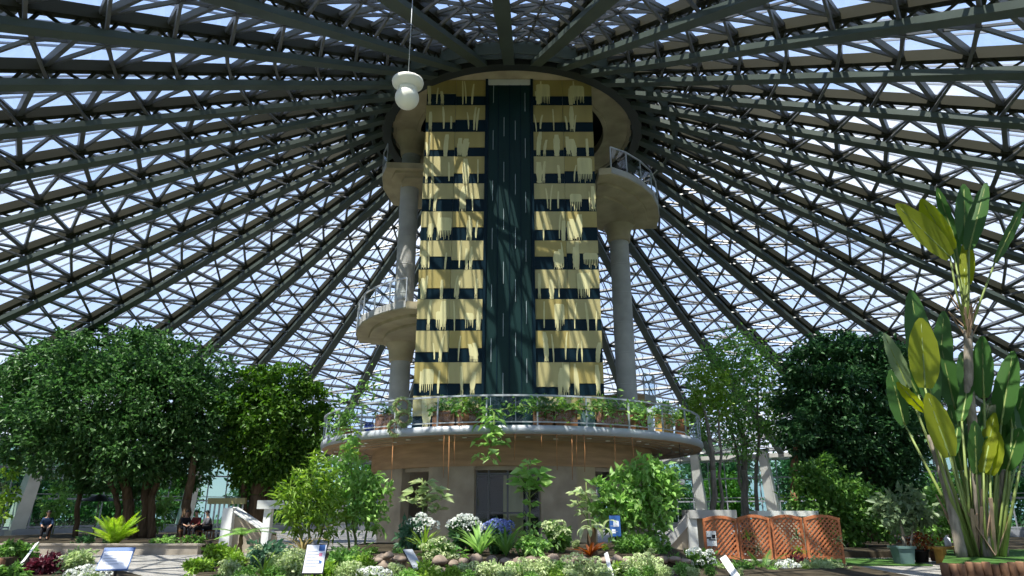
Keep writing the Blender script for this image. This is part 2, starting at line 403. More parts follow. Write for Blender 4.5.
# ------------------------------------------------------------------ tower
TY, TB, TW, TZ0, TZ1 = 27.7, 38.3, 3.9, 4.5, 21.12
TX = -.13
tower = thing('observation_tower', 'tall central tower with gold banded panels either side of a dark slot', 'tower', (TX, 33, 4.5))
mb = MB(); mb.box((TX, 33, (TZ0 + TZ1) / 2), (2*TW - .1, TB - TY - .1, TZ1 - TZ0)); mb.build('core', 'conc', tower)
SW = 1.0
slotp = MB().box((TX, TY - .02, (TZ0 + TZ1 - .3) / 2), (2*SW, .16, TZ1 - .3 - TZ0)).build('glass_slot', 'slot', tower)
mb = MB()
for x in (-.98, -.5, 0.02, .52, .98): mb.box((TX + x, TY - .11, 12.7), (.035, .03, 16.4))
mb.build('slot_mullion', 'navy', slotp)
mb = MB()
for x, ph in ((-.74, 0), (-.24, 1), (.28, 0), (.74, 1.6)):
    z = 5.0 + ph
    while z < 20: mb.box((TX + x, TY - .112, z + .5), (.02, .03, 1.0)); z += 2.3 + rnd.random() * .5
mb.build('slot_pattern', 'slotline', slotp)
MB().box((TX, TY - .03, TZ1 - .15), (2*SW + .1, .2, .3)).build('lintel', 'concl', tower)
for s in (-1, 1): MB().box((TX + s * (SW + .06), TY - .06, (TZ0 + TZ1) / 2), (.12, .24, TZ1 - TZ0)).build('slot_jamb', 'navy', tower)
# eleven storeys, two panels a side: gold spandrel, navy window band, pale streaks
yb = [80, 106, 132.5, 157, 184, 212, 241, 270, 299.5, 331, 362.5, 396, 428]
zb = [at(512, y, TY).z for y in yb]; zb[0] = TZ1
def streaks(mb, x0, x1, z0, z1, n, big):
    for _ in range(n):
        x = rnd.uniform(x0 + .12, x1 - .12); w = rnd.choice((.05, .07, .10, .16, .22)) * (1.3 if big else 1)
        top = z1 - rnd.uniform(.0, .45) * (z1 - z0); bot = z0 + rnd.uniform(-.02, .12) * (z1 - z0)
        if rnd.random() < .10 and big:                      # comb of drips
            ww = rnd.uniform(.35, .7); xa = max(x0 + .03, min(x, x1 - ww - .03)); y = TY - .075 - .012 * rnd.random()
            zt = top - .1; zm = z0 + (z1 - z0) * .34
            mb.add([(xa, y, zt), (xa + ww*.15, y, zt + .06), (xa + ww*.9, y, zt + .04), (xa + ww, y, zt - .05), (xa + ww, y, zm), (xa, y, zm)], [(5, 4, 3, 2, 1, 0)], 0)
            m = int(ww / .07)
            for j in range(m):
                xx = xa + (j + .5) * ww / m; l = rnd.uniform(.4, 1)
                mb.add([(xx - .022, y, zm), (xx + .022, y, zm), (xx + .008, y, zm - (zm - z0) * l), (xx - .008, y, zm - (zm - z0) * l)], [(3, 2, 1, 0)], 0)
            continue
        lean = rnd.uniform(-.12, .12); L = []; R = []; y = TY - .075 - rnd.random() * .012
        m = 9
        for i in range(m):
            t = i / (m - 1); z = top + (bot - top) * t
            ww = w * (.25 + .75 * math.sin(PI * min(1, .12 + t * .8)) ** .6) * rnd.uniform(.85, 1.15)
            cx = min(max(x + lean * (1 - t) ** 2, x0 + ww/2 + .01), x1 - ww/2 - .01)
            L.append((cx - ww/2, y, z)); R.append((cx + ww/2, y, z))
        mb.add(L + R, [(i, i+1, m+i+1, m+i) for i in range(m - 1)], 0)
        if w > .12:
            for j in range(3):
                xx = min(max(x + (j - 1) * w * .35, x0 + .03), x1 - .03)
                mb.add([(xx - .02, y, bot + .1), (xx + .02, y, bot + .1), (xx + .008, y, z0 + .01), (xx - .008, y, z0 + .01)], [(3, 2, 1, 0)], 0)
for i in range(12):
    z1, z0 = zb[i], zb[i + 1]; h = z1 - z0
    for s in (-1, 1):
        for j in (0, 1):
            w = (TW - SW - .12) / 2; xa = SW + .12 + j * w; x0, x1 = (TX + xa, TX + xa + w) if s > 0 else (TX - xa - w, TX - xa)
            fr = (.36 if i not in (4, 6, 9) else .44) * (1 if rnd.random() < .6 else rnd.choice((.72, 1.25)))
            zm = z0 + h * fr; cx = (x0 + x1) / 2
            p = MB().box((cx, TY - .02, (zm + z1) / 2), (w - .012, .1, z1 - zm - .015)).build('facade_panel', 'gold' if i < 2 or rnd.random() < .4 else 'gold2', tower)
            wb = MB()
            wb.box((cx, TY - .01, (z0 + zm) / 2), (w - .012, .08, zm - z0)); wb.build('window_band', 'navy', p)
            sm = MB(); streaks(sm, x0, x1, z0, z1, 3, i > 1 or s > 0); sm.build('streak_pattern', 'streak', p)

# ring slab at the top, columns, spiral landings
ring = thing('ring_slab', 'curved concrete ring slab just under the roof ring at the tower top', 'slab', (0, 33, 20.2), kind='thing')
MB().sector(C0, 5.0, 6.45, H0 + .05, H0 + .45, 0, 2*PI, 72).build('slab', 'concw', ring)
MB().sector(C0, 6.3, 6.5, H0 - .03, H0 + .05, 0, 2*PI, 72).build('rim', 'concw', ring)
MB().sector(C0, 5.0, 5.2, H0 - .03, H0 + .05, 0, 2*PI, 72).build('rim', 'concw', ring)
def round_column(x, z0, z1, caps, label):
    o = thing('round_column', label, 'column', (x, 33, z0), kind='thing')
    mb = MB(); mb.lathe((x, 33, 0), [(.49, z0), (.49, z1)], 28); mb.build('shaft', 'conc', o)
    mb = MB(); z = z0 + 1.4
    rings = MB()
    while z < z1 - .5: rings.lathe((x, 33, z), [(.49, -.02), (.497, -.02), (.497, .02), (.49, .02)], 28); z += 1.55
    rings.build('shaft_seam', 'conc', o)
    for zc in caps:
        mb = MB(); mb.lathe((x, 33, zc), [(.49, -1.15), (.56, -1.15), (.60, -.95), (.60, -.9), (.64, -.55), (.80, -.22), (1.0, 0)], 28); mb.build('capital', 'concw', o)
round_column(-5.5, 4.5, H0 + .05, [9.75, H0 + .05], 'tall round concrete column left of the tower, rising to the roof ring')
round_column(5.6, 4.5, 16.1, [16.1], 'round concrete column right of the tower, ending in a flared capital')
def rail_run(mbp, mbr, mbg, pts, z, h=1.05, n=None):
    for i in range(len(pts) - 1):
        a, b = V((*pts[i], z)), V((*pts[i+1], z)); up = V((0, 0, 1))
        mbr.bar(a + up*h, b + up*h, .06, .06)
        MB().bar(a, a + up*h, .05, .05, (b - a)).build('rail_post', 'fascia', mbp)
        mbg.add([a + up*.15, b + up*.15, b + up*(h - .06), a + up*(h - .06)], [(0, 1, 2, 3)])
    MB().bar(b, b + up*h, .05, .05, (1, 0, 0)).build('rail_post', 'fascia', mbp)
def landing(sx, z, poly, edge, label, mslab='concw', th=.32):
    pl = [(sx * x, y) for x, y in poly]; ed = [(sx * x, y) for x, y in edge]
    if sx < 0: pl = pl[::-1]
    o = thing('spiral_landing', label, 'balcony', (sx * 5.6, 33, z - th), kind='thing')
    MB().prism(pl, z - th, z).build('slab', mslab, o)
    cx = sum(p[0] for p in pl) / len(pl); cy = 32.0
    for j, (sc, d) in enumerate(((.82, .14), (.62, .28))):      # stepped soffit
        MB().prism([(4.2*sx + (x - 4.2*sx) * sc, 32.6 + (y - 32.6) * sc) for x, y in pl], z - th - d, z - th + .002 * j - .0).build('soffit_step', mslab, o)
    MB().bar(V((*ed[0], z - .1)), V((*ed[1], z - .1)), .08, .3)
    e = MB()
    for i in range(len(ed) - 1): e.bar(V((*ed[i], z - .12)), V((*ed[i+1], z - .12)), .06, .3)
    e.build('edge_trim', 'conc', o)
    r, g = MB(), MB(); rail_run(o, r, g, ed, z)
    r.build('handrail', 'fascia', o); g.build('rail_glass', 'railglass', o)
def arcpoly(extra=()):
    e = [(4.5, 27.6), (5.3, 28.1), (6.1, 28.9), (6.8, 29.9), (7.3, 31.1), (7.65, 32.4), (7.8, 33.9)]
    return [(3.95, 27.7)] + e + [(3.95, 33.9)], e
PL, ED = arcpoly()
landing(1, 16.45, PL, ED, 'upper curved concrete landing right of the tower with glass railing')
landing(-1, 10.1, PL, ED, 'lower curved concrete landing left of the tower with glass railing')
landing(-1, 18.6, [(3.95, 31.2), (6.4, 31.0), (6.8, 32), (7.0, 33.5), (6.8, 35.5), (3.95, 36.5)], [(6.4, 31.0), (6.8, 32), (7.0, 33.5), (6.8, 35.5)], 'small dark landing high behind the left column near the roof ring')
landing(1, 7.15, [(3.95, 34), (6.6, 33.8), (7.3, 34.6), (7.4, 36.5), (3.95, 37)], [(6.6, 33.8), (7.3, 34.6), (7.4, 36.5)], 'lowest landing behind the right column just above the terrace', 'soffit')

# ------------------------------------------------------------------ round terrace
RT = 8.75
ter = thing('round_terrace', 'round raised terrace with metal edge and glass railing around the tower', 'terrace', (0, 33, 0))
MB().sector(C0, .5, RT - .05, 4.25, 4.49, 0, 2*PI, 96).build('deck', 'conc', ter)
MB().sector(C0, 6.4, RT - .06, 4.18, 4.25, 0, 2*PI, 96).build('soffit', 'soffit', ter)
mb = MB(); mb.lathe((0, 33, 0), [(RT - .06, 4.2), (RT, 4.22), (RT + .03, 4.35), (RT, 4.5), (RT - .3, 4.52)], 96); mb.build('fascia', 'fascia', ter)
mb = MB()
for r in (8.3, 7.9, 7.4, 6.9): mb.sector(C0, r - .02, r + .02, 4.15, 4.185, 0, 2*PI, 96)
mb.build('soffit_seam', 'pier', ter)
MB().sector(C0, 6.2, 6.5, 3.25, 4.2, 0, 2*PI, 96).build('ring_beam', 'soffit', ter)
MB().sector(C0, 0, 6.3, 3.1, 3.25, 0, 2*PI, 72).build('lower_ceiling', 'pier', ter)
for i in range(22):
    a = -PI + PI * (i + .5) / 22
    mb = MB(); mb.lathe(pol(7.6 + .5 * (i % 2), a, 4.16), [(.09, 0), (.09, -.03), (.001, -.03)], 12); mb.build('downlight', 'white', ter)
NPST = 30; p_, r_, g_ = MB(), MB(), MB()
for i in range(NPST):
    a, b = 2*PI*i/NPST, 2*PI*(i+1)/NPST; up = V((0,0,1))
    A = pol(RT - .06, a, 4.5)
    MB().bar(A, A + up * 1.06, .05, .05, (math.cos(a), math.sin(a), 0)).build('rail_post', 'fascia', ter)
    q = 4
    for j in range(q):
        A, B = pol(RT - .06, a + (b-a)*j/q, 4.5), pol(RT - .06, a + (b-a)*(j+1)/q, 4.5)
        r_.bar(A + up*1.06, B + up*1.06, .07, .06); p_.bar(A + up*.12, B + up*.12, .04, .04)
        g_.add([A + up*.15, B + up*.15, B + up*1.0, A + up*1.0], [(0, 1, 2, 3)])
r_.build('handrail', 'fascia', ter); p_.build('lower_rail', 'fascia', ter); g_.build('rail_glass', 'railglass', ter)
# ground-floor drum: curved piers with openings between them (angles from the camera's side)
def ang(px):                                   # where a sight line at this picture column meets the drum
    d = ray(px, 500); dx, dy = d.x, d.y; r = 6.4
    a = dx*dx + dy*dy; b = -2 * 33 * dy; c = 33*33 - r*r
    t = (-b - math.sqrt(max(0, b*b - 4*a*c))) / (2*a); return math.atan2(dy * t - 33, dx * t)
for x0, x1, m in ((379, 401, 'pier'), (428, 474, 'pier'), (541, 578, 'pier'), (577, 596, 'concw'), (617, 648, 'pier')):
    MB().sector(C0, 6.0 if m == 'pier' else 5.95, 6.42, 0, 3.25, ang(x0), ang(x1), 8, 0).build('drum_pier', m, ter)
for i in (1, 3):
    a = PI * (.3 + .2 * i) - PI * .1; MB().sector(C0, 6.0, 6.42, 0, 3.25, a - .18, a + .18, 8).build('drum_pier', 'pier', ter)
# glass doors in the front opening, core inside coloured dark to give the dim interior
dr = MB()
a0, a1 = ang(474), ang(541)
for t in (0, .2, .5, .8, 1): a = a0 + (a1 - a0) * t; dr.bar(pol(6.1, a, 0), pol(6.1, a, 3.2), .07, .08, (1, 0, 0))
for z in (.05, 1.55, 2.98): dr.bar(pol(6.1, a0, z), pol(6.1, a1, z), .07, .07)
dfr = dr.build('door', 'brace', ter)
MB().add([pol(6.1, a0, 0), pol(6.1, a1, 0), pol(6.1, a1, 3), pol(6.1, a0, 3)], [(0, 1, 2, 3)]).build('pane', 'doorglass', dfr)
MB().box((.05, 28.6, 1.5), (.8, .1, 3.0)).build('inner_panel', 'streak', ter)
MB().box((0, 33, 1.5), (4.2, 4.2, 3.0)).build('inner_core', 'dark', ter)

# ------------------------------------------------------------------ planting beds and their edges
def bed(poly, z, name='bed_ground'): return MB().prism(poly, -.02, z).build(name, 'soil', kind='structure')
bed([(-30, 28.6), (-12.4, 28.6), (-12.4, 33), (-15, 46), (-27, 46)], .33)
bed([(-5, 10.5), (6.5, 10.5), (8.5, 17), (6.3, 21), (7, 25), (-6.5, 25), (-8.2, 21), (-7.2, 17)], .3)
bed([(-1.6, 16.2), (3.9, 16.2), (4.7, 20), (4.4, 24.6), (-5, 24.6), (-4.6, 19)], .6)
bed([(4.9, 17.1), (10.0, 17.1), (10.4, 22.4), (6.2, 22.4)], .05)
bed([(-13, 12), (-6.3, 12), (-7.2, 15), (-9.3, 17.4), (-14.5, 17.4)], .28)
bed([(-24, 19.6), (-13.6, 19.6), (-14.6, 22.5), (-24, 24)], .40)
MB().prism([(11.35, 19.3), (26, 19.3), (28, 26), (15.6, 26)], -.02, .31).build('lawn', 'lawn', kind='structure')
bed([(9.5, 26.5), (30, 26.5), (28, 50), (9.8, 46)], .22)
MB().prism([(9.6, 22.6), (13.0, 22.6), (13.4, 25.8), (9.4, 25.8)], -.02, .03).build('lawn', 'lawn', kind='structure')
tag(MB().box((-21, 28.5, .17), (17.5, .35, .36)).box((-21, 28.5, .37), (17.7, .45, .06)).build('low_wall', 'wallstone'), 'low weathered stone retaining wall in front of the dark left trees', 'wall', kind='thing')
def logs(x0, x1, Y, z, label, group, n):
    for i in range(n):
        x = x0 + (x1 - x0) * (i + .5) / n; w = abs(x1 - x0) / n
        mb = MB(); h = z + rnd.uniform(-.03, .06); r = w * .5 * rnd.uniform(.92, 1.0)
        mb.lathe((x, Y + rnd.uniform(-.03, .03), 0), [(0.001, -.01), (r, 0), (r * .97, h * .9), (r * .85, h), (0.001, h + .005)], 12)
        tag(mb.build('edging_log', 'log'), label, 'log', group)
logs(11.2, 15.6, 19.15, .30, 'upright brown log edging the raised bed of the travellers palm', 'log edging of the right bed', 20)
logs(-15.6, -13.5, 19.45, .44, 'upright brown log edging the small bed at far left', 'log edging of the left bed', 9)
def stones(pts, label, group):
    for x, y, z, r in pts:
        mb = MB(); vs, fs = [], []; ph = rnd.random() * 9
        n, m = 10, 6
        for j in range(m + 1):
            t = PI * j / m
            for i in range(n):
                a = 2*PI*i/n; q = r * (1 + .18 * math.sin(2*a + ph) + .13 * math.sin(5*a + 3*ph + j) + .14 * math.cos(3*t + ph))
                vs.append((x + q * 1.15 * math.sin(t) * math.cos(a), y + q * .9 * math.sin(t) * math.sin(a), z + q * .62 * math.cos(t)))
        for j in range(m):
            for i in range(n): fs.append((j*n + i, (j+1)*n + i, (j+1)*n + (i+1) % n, j*n + (i+1) % n))
        mb.add(vs, fs, 0, True); tag(mb.build('edging_stone', 'stone'), label, 'stone', group)
pts = []
x = -1.6
while x < 4.0:
    r = rnd.uniform(.10, .17); pts.append((x, 16.15 + rnd.uniform(-.05, .05), .55 + rnd.uniform(-.04, .05), r)); pts.append((x + .1, 16.05, .32, r * 1.05)); x += r * 2.1
stones(pts, 'rough brownish stone in the dry wall below the hydrangeas', 'stones of the dry wall')
stones([(at(px, py, 15.5).x, 15.5 + .2 * (i % 2), at(px, py, 15.5).z, r) for i, (px, py, r) in enumerate(((374, 561, .13), (381, 558, .11), (389, 555, .10), (397, 560, .13), (384, 566, .14), (394, 567, .13)))],
       'pinkish stone heaped left of the tilted dark sign', 'heap of pinkish stones')

# ------------------------------------------------------------------ trees
def tree(name, label, cat, base, blobs, n, leaf, m, trunks, bark='bark', clump=.18, per=40, shell=.45, group=None, lw=.55):
    o = thing(name, label, cat, base, group)
    bl = [(tuple(at(px, py, Y)), rad * mpp(px, py, Y) * np.array([1, .9, .95])) for px, py, rad, Y in blobs]
    P, A = blob_leaves(bl, n, clump, per, shell)
    leaf_mesh('foliage', P, A, leaf * nr.uniform(.7, 1.3, len(P)), leaf * lw, m, o)
    for tr in trunks:
        mb = MB()
        for i in range(len(tr) - 1):
            (xa, ya, Ya, ra), (xb, yb_, Yb, rb) = tr[i], tr[i + 1]
            a, b = at(xa, ya, Ya), at(xb, yb_, Yb)
            if i == 0: a.z = base[2] - .05
            limb_mb(mb, a, b, ra, rb)
        mb.build('trunk', bark, o)
    return o
b = at(140, 535, 37); b.z = .33
tree('ficus_tree', 'broad dense dark green tree at far left behind the low stone wall', 'tree', b,
     [(18,395,34,38),(48,372,36,38),(85,364,34,37),(122,360,34,38),(160,364,34,37),(198,378,34,37.5),(30,425,36,37),(70,405,42,36),(118,400,46,36),(165,402,44,36),(208,410,30,36.5),(55,448,30,36),(95,445,38,37),(140,445,40,36),(185,445,34,37),(215,440,22,37),(20,452,16,37),(100,472,26,38),(150,472,24,38),(195,470,22,38),(70,345,14,38),(100,338,12,38),(140,340,13,38),(175,349,12,38)],
     46000, .28, 'l_ficus',
     [[(132,538,37,.32),(128,500,37,.26),(118,440,37,.16)], [(143,538,37.3,.30),(146,490,37.3,.24),(160,430,37.3,.14)], [(151,540,36.8,.2),(152,495,36.8,.17),(175,440,37,.1)], [(122,538,37.2,.16),(116,495,37.2,.14),(90,440,37,.1)],
      [(181,540,36,.24),(187,500,36.3,.22),(198,440,36.6,.14)], [(75,538,38,.14),(80,490,38,.12),(84,440,38,.08)]])
b = at(257, 530, 38); b.z = 0
tree('ficus_tree', 'smaller rounded green tree with dark trunk left of the terrace', 'tree', b,
     [(255,392,24,38),(285,385,22,38),(310,402,20,38.5),(240,412,24,37),(270,418,30,37),(302,428,24,38),(245,445,24,37.5),(275,450,28,37.5),(304,455,20,38),(255,473,20,38),(285,478,20,38),(268,374,12,38),(322,420,12,38)],
     20000, .28, 'l_ficus2', [[(257,532,38,.5),(257,495,38,.42),(265,440,38,.25)], [(266,530,38.4,.22),(270,480,38.4,.18),(292,430,38,.1)], [(248,530,37.8,.2),(244,490,37.8,.16),(240,440,38,.1)]])
b = at(745, 520, 37); b.z = .2
tree('slender_tree', 'airy light green slender tree right of the terrace with sky showing through', 'tree', b,
     [(735,350,22,37),(712,368,20,37),(758,368,22,37),(735,385,26,37),(700,392,15,36.5),(770,392,17,37),(720,412,22,36.5),(756,415,22,37),(702,425,13,36),(740,440,20,37),(775,430,15,37),(685,375,9,36)],
     5200, .30, 'l_bamboo', [[(745,522,37,.2),(744,470,37,.17),(745,440,37,.14),(726,390,37,.06)], [(745,445,37,.12),(758,395,37,.06),(756,360,37,.03)], [(744,455,37,.1),(730,425,37,.07),(712,380,37,.04)]], 'barkg', clump=.3, per=12, shell=.3, lw=.35)
b = at(712, 520, 34); b.z = .1
tree('slender_tree', 'thin grey forked trunk with few leaves close to the terrace edge', 'tree', b,
     [(704,400,13,34),(716,385,14,34),(694,415,10,34),(722,408,10,34),(700,372,10,34)], 900, .28, 'l_lime',
     [[(713,525,34,.16),(713,470,34,.14),(710,440,34,.11),(700,400,34,.05)], [(712,450,34,.1),(719,410,34,.05)]], 'barkg', clump=.3, per=12, shell=.3, lw=.4)
b = at(870, 535, 36); b.z = .22
tree('evergreen_tree', 'massive dark evergreen tree right of the hall behind the lattice panels', 'tree', b,
     [(812,365,26,36),(838,356,24,36),(866,358,26,36),(893,366,24,36),(800,392,22,36),(830,395,34,35.5),(868,395,36,35.5),(905,398,28,36),(812,425,28,36),(850,432,38,35.5),(890,435,34,35.5),(918,435,20,36),(820,455,24,36),(860,468,34,36),(895,472,30,36),(835,480,22,37),(880,500,28,37.5),(850,505,22,37.5),(910,500,20,37.5),(785,405,10,36),(820,345,10,36),(850,341,10,36),(885,348,10,36)],
     42000, .28, 'l_dark', [[(872,540,36,.4),(870,490,36,.34),(862,430,36,.2)], [(885,540,36.4,.2),(888,490,36.4,.16),(900,440,36,.1)], [(858,540,36.4,.18),(852,480,36.4,.14),(838,430,36,.1)]])
b = at(793, 520, 34.5); b.z = .22
tree('bare_trunk', 'reddish ringed trunk with thin crown at the left of the dark evergreen', 'tree', b, [(796,440,16,34.5),(808,425,14,34.5),(790,425,10,34.5)], 1400, .24, 'l_dark',
     [[(794,530,34.5,.2),(794,490,34.5,.18),(797,440,34.5,.12)]], 'terracotta')
b = at(835, 545, 30); b.z = .22
tree('large_shrub', 'sunlit leafy green shrub behind the brown lattice panels', 'shrub', b,
     [(805,478,15,30),(822,485,20,30),(843,492,20,30),(862,502,20,30),(878,512,16,30),(808,505,18,30),(832,515,22,30),(858,522,20,30),(885,525,12,30),(800,525,14,30),(822,468,12,30),(840,535,16,30)],
     5500, .24, 'l_mid', [[(830,550,30,.08),(825,510,30,.05)], [(850,550,30,.08),(858,515,30,.05)]], clump=.26, per=14)
b = at(940, 540, 31); b.z = .22
tree('large_shrub', 'loose light green shrub behind the yellow bench', 'shrub', b,
     [(930,505,12,31),(945,512,14,31),(925,522,12,31),(950,528,12,31),(938,495,9,31)], 1500, .24, 'l_bright', [[(940,550,31,.07),(938,515,31,.04)], [(948,548,31,.05),(955,520,31,.03)]], clump=.3, per=10)
b = at(905, 566, 23.2); b.z = .03
pt = tree('potted_tree', 'small grey-green tree in a square teal pot on the lawn', 'plant', b,
     [(890,508,12,23.2),(905,502,13,23.2),(920,506,13,23.2),(930,515,8,23.2),(896,520,10,23.2),(916,520,11,23.2),(880,516,8,23.2)], 520, .28, 'l_grey',
     [[(904,552,23.2,.06),(903,535,23.2,.05),(900,515,23.2,.03)], [(904,538,23.2,.04),(914,518,23.2,.02)]], 'barkg', clump=.3, per=8)
mb = MB(); q = .27
mb.add([(b.x - .21, b.y - .21, .03), (b.x + .21, b.y - .21, .03), (b.x + .21, b.y + .21, .03), (b.x - .21, b.y + .21, .03), (b.x - q, b.y - q, .55), (b.x + q, b.y - q, .55), (b.x + q, b.y + q, .55), (b.x - q, b.y + q, .55)],
       [(3,2,1,0), (4,5,6,7), (0,1,5,4), (1,2,6,5), (2,3,7,6), (3,0,4,7)]).box((b.x, b.y, .52), (.60, .60, .07)); mb.build('pot', 'teal', pt)

# trees standing outside the glass
proto = None
for i in range(34):
    k = 5.2 + i * .78; a = kang(k); R = 44 + 5 * rnd.random() + (3 if i % 2 else 0); p = pol(R, a, -.05)
    if i < 3:
        o = thing('garden_tree', 'leafy tree standing outside the glass wall', 'tree', p, 'trees outside the glass wall')
        h = 5.5 + i * .6
        bl = [((p.x + rnd.uniform(-2.2, 2.2), p.y + rnd.uniform(-2.2, 2.2), rnd.uniform(.9, h)), rnd.uniform(1.3, 2.0)) for _ in range(11)]
        P, A = blob_leaves(bl, 5200, .25, 16); leaf_mesh('foliage', P, A, .42 * nr.uniform(.7, 1.3, len(P)), .25, ('l_dark', 'l_ficus', 'l_ficus2')[i], o)
        mb = MB(); limb_mb(mb, p, p + V((0, 0, h * .7)), .28, .12); mb.build('trunk', 'bark', o)
        proto = (proto or []) + [o]
    else: copy_tree(proto[i % 3], p, rnd.random() * 6, rnd.uniform(.8, 1.1))
for i in range(16):
    a = kang(4.5 + i * 1.75); p = pol(58 + 4 * (i % 2), a, -.1)
    copy_tree(proto[i % 3], p, rnd.random() * 6, rnd.uniform(1.3, 1.6), 'taller leafy tree far out behind the garden trees')['group'] = 'far trees outside'

# ------------------------------------------------------------------ shrubs, flowers and ferns in the beds
def stems_to(o, base, bl, k=4, r=.025, m='stem'):
    mb = MB()
    for c, rr in bl[:k]: limb_mb(mb, (base[0] + rnd.uniform(-.08, .08), base[1] + rnd.uniform(-.08, .08), base[2] - .03), c, r, r * .5, n=5, seg=4)
    mb.build('stem', m, o)
def shrub(name, label, px, ytop, Y, wpx, zb, m, leaf=.12, n=700, cat='shrub', heads=(), hm='f_white', hr=.11, lw=.55, group=None, per=10, clump=.32, hpart='flower_head'):
    top = at(px, ytop, Y); s = mpp(px, ytop, Y); base = V((top.x, Y, zb)); h = max(.2, top.z - zb); w = wpx * s
    o = thing(name, label, cat, base, group); bl = []
    for i in range(7):
        rr = min(w * .5, h * .42) * rnd.uniform(.8, 1.1)
        bl.append(((base.x + rnd.uniform(-1, 1) * max(0, w - rr), Y + rnd.uniform(-.6, .6) * max(0, w - rr), zb + rnd.uniform(.35, 1) * max(rr, h - rr)), rr))
    bl.append(((base.x, Y, zb + h - min(w * .5, h * .42)), min(w * .5, h * .42)))
    P, A = blob_leaves(bl, n, clump, per, .45); P[:, 2] = np.maximum(P[:, 2], zb + .03)
    leaf_mesh('foliage', P, A, leaf * nr.uniform(.7, 1.35, len(P)), leaf * lw, m, o)
    stems_to(o, base, bl[::-1], 5, .02)
    for hx, hy in heads: head(o, at(hx, hy, Y - .25), hr, hm, hpart)
    return o
def head(o, c, r, m, name='flower_head'):
    d = npunit(nr.normal(size=(70, 3))); d[:, 2] = np.where(d[:, 2] < -.5, -d[:, 2], d[:, 2])
    P = np.array(c) + d * r * np.array([1, 1, .8]); t = npunit(np.cross(d, nr.normal(size=(70, 3))))
    leaf_mesh(name, P - t * r * .2, t + d * .3, r * .42, r * .40, m, o)
def sprout(name, label, px, ybase, Y, zb, kind, m, n, L, w, cat='plant', elev=(.5, 1.4), droop=1.0, stem=None, group=None):
    p = at(px, ybase, Y); base = V((p.x, Y, zb)); o = thing(name, label, cat, base, group)
    for i in range(n):
        mb = MB(); az = 2*PI * i / n + rnd.uniform(-.25, .25); e = rnd.uniform(*elev)
        (pinnate_mb if kind == 'frond' else blade_mb)(mb, base + V((0, 0, stem or 0)), az, L * rnd.uniform(.75, 1.1), e, droop * rnd.uniform(.8, 1.2), w)
        mb.build(kind, m, o)
    if stem: mb = MB(); limb_mb(mb, base, base + V((0, 0, stem)), .09, .06, n=8); mb.build('stem', 'bark', o)
    return o
def sapling(name, label, px, ytop, ybase, Y, zb, m, tiers, leaf=.3, lean=0, cat='plant', per=9, lw=.42, bm='stem'):
    """upright stem with whorls of broad leaves: tiers (px, py, spread px)"""
    p0 = at(px, ybase, Y); base = V((p0.x, Y, zb)); o = thing(name, label, cat, base)
    mb = MB(); top = at(px + lean, ytop, Y); limb_mb(mb, base, top, .035, .015, n=6)
    P, A = [], []
    for tx, ty, sp in tiers:
        c = at(tx, ty, Y); r = sp * mpp(tx, ty, Y)
        q = base.lerp(top, min(.95, max(.1, (c.z - zb) / max(.1, top.z - zb) - .12))); limb_mb(mb, q, c, .014, .008, n=5, seg=3)
        for i in range(per):
            a = 2*PI*i/per + rnd.random(); d = V((math.cos(a), math.sin(a), rnd.uniform(-.35, .35)))
            P.append(tuple(c + d * r * .15)); A.append(tuple(d * r))
    mb.build('stem', bm, o); P, A = np.array(P), np.array(A)
    ln = np.linalg.norm(A, axis=1); leaf_mesh('leaf_whorls', P, A, ln, ln * lw, m, o); return o

# left-hand bed and front left
sprout('cycad', 'bright yellow-green cycad with upright fronds on the left stone wall', 114, 546, 29.2, .33, 'frond', 'l_fern', 26, 1.45, .24, elev=(.6, 1.4), droop=.6)
shrub('low_shrub', 'low yellow-green plants left of the leaning column on the log bed', 16, 541, 20.6, 18, .40, 'l_mid', .14, 700)
shrub('low_shrub', 'dark maroon leafy shrub below the slanted white plate at far left', 45, 555, 16.4, 20, .28, 'l_red', .13, 900)
shrub('low_shrub', 'pale variegated shrub left of the blue-topped sign', 78, 551, 15.6, 17, .28, 'l_pale', .14, 700)
shrub('low_shrub', 'small green plant at the very bottom left corner', 12, 566, 15.8, 16, .28, 'l_mid', .12, 500)
shrub('white_flowers', 'clump of white flowers at the foot of the blue-topped sign', 88, 571, 14.2, 18, .28, 'l_pale', .10, 400, 'flower', [(70,574),(79,571),(88,569),(97,571),(106,574),(84,576)], 'f_white', .10)
for px, lab, mm in ((168, 'low fresh green clump on the wall bed left of the seated group', 'l_bright'), (195, 'low fresh green clump in front of the seated group', 'l_mid'), (85, 'dark low plants on the wall bed left of the cycad', 'l_dark')):
    shrub('ground_cover', lab, px, 535, 30, 13 if px > 90 else 26, .33, mm, .13, 400)
shrub('large_shrub', 'yellow-green leafy plant in the shade behind the low wall right of the main trunk', 160, 493, 39, 16, .33, 'l_bright', .3, 380)
shrub('large_shrub', 'pale green bush beyond the leaning column at far left', 62, 480, 41, 14, .33, 'l_bamboo', .3, 420)
shrub('large_shrub', 'yellow leafed bush at the far left edge beside the leaning column', 10, 462, 38, 14, .33, 'l_lime', .3, 330)
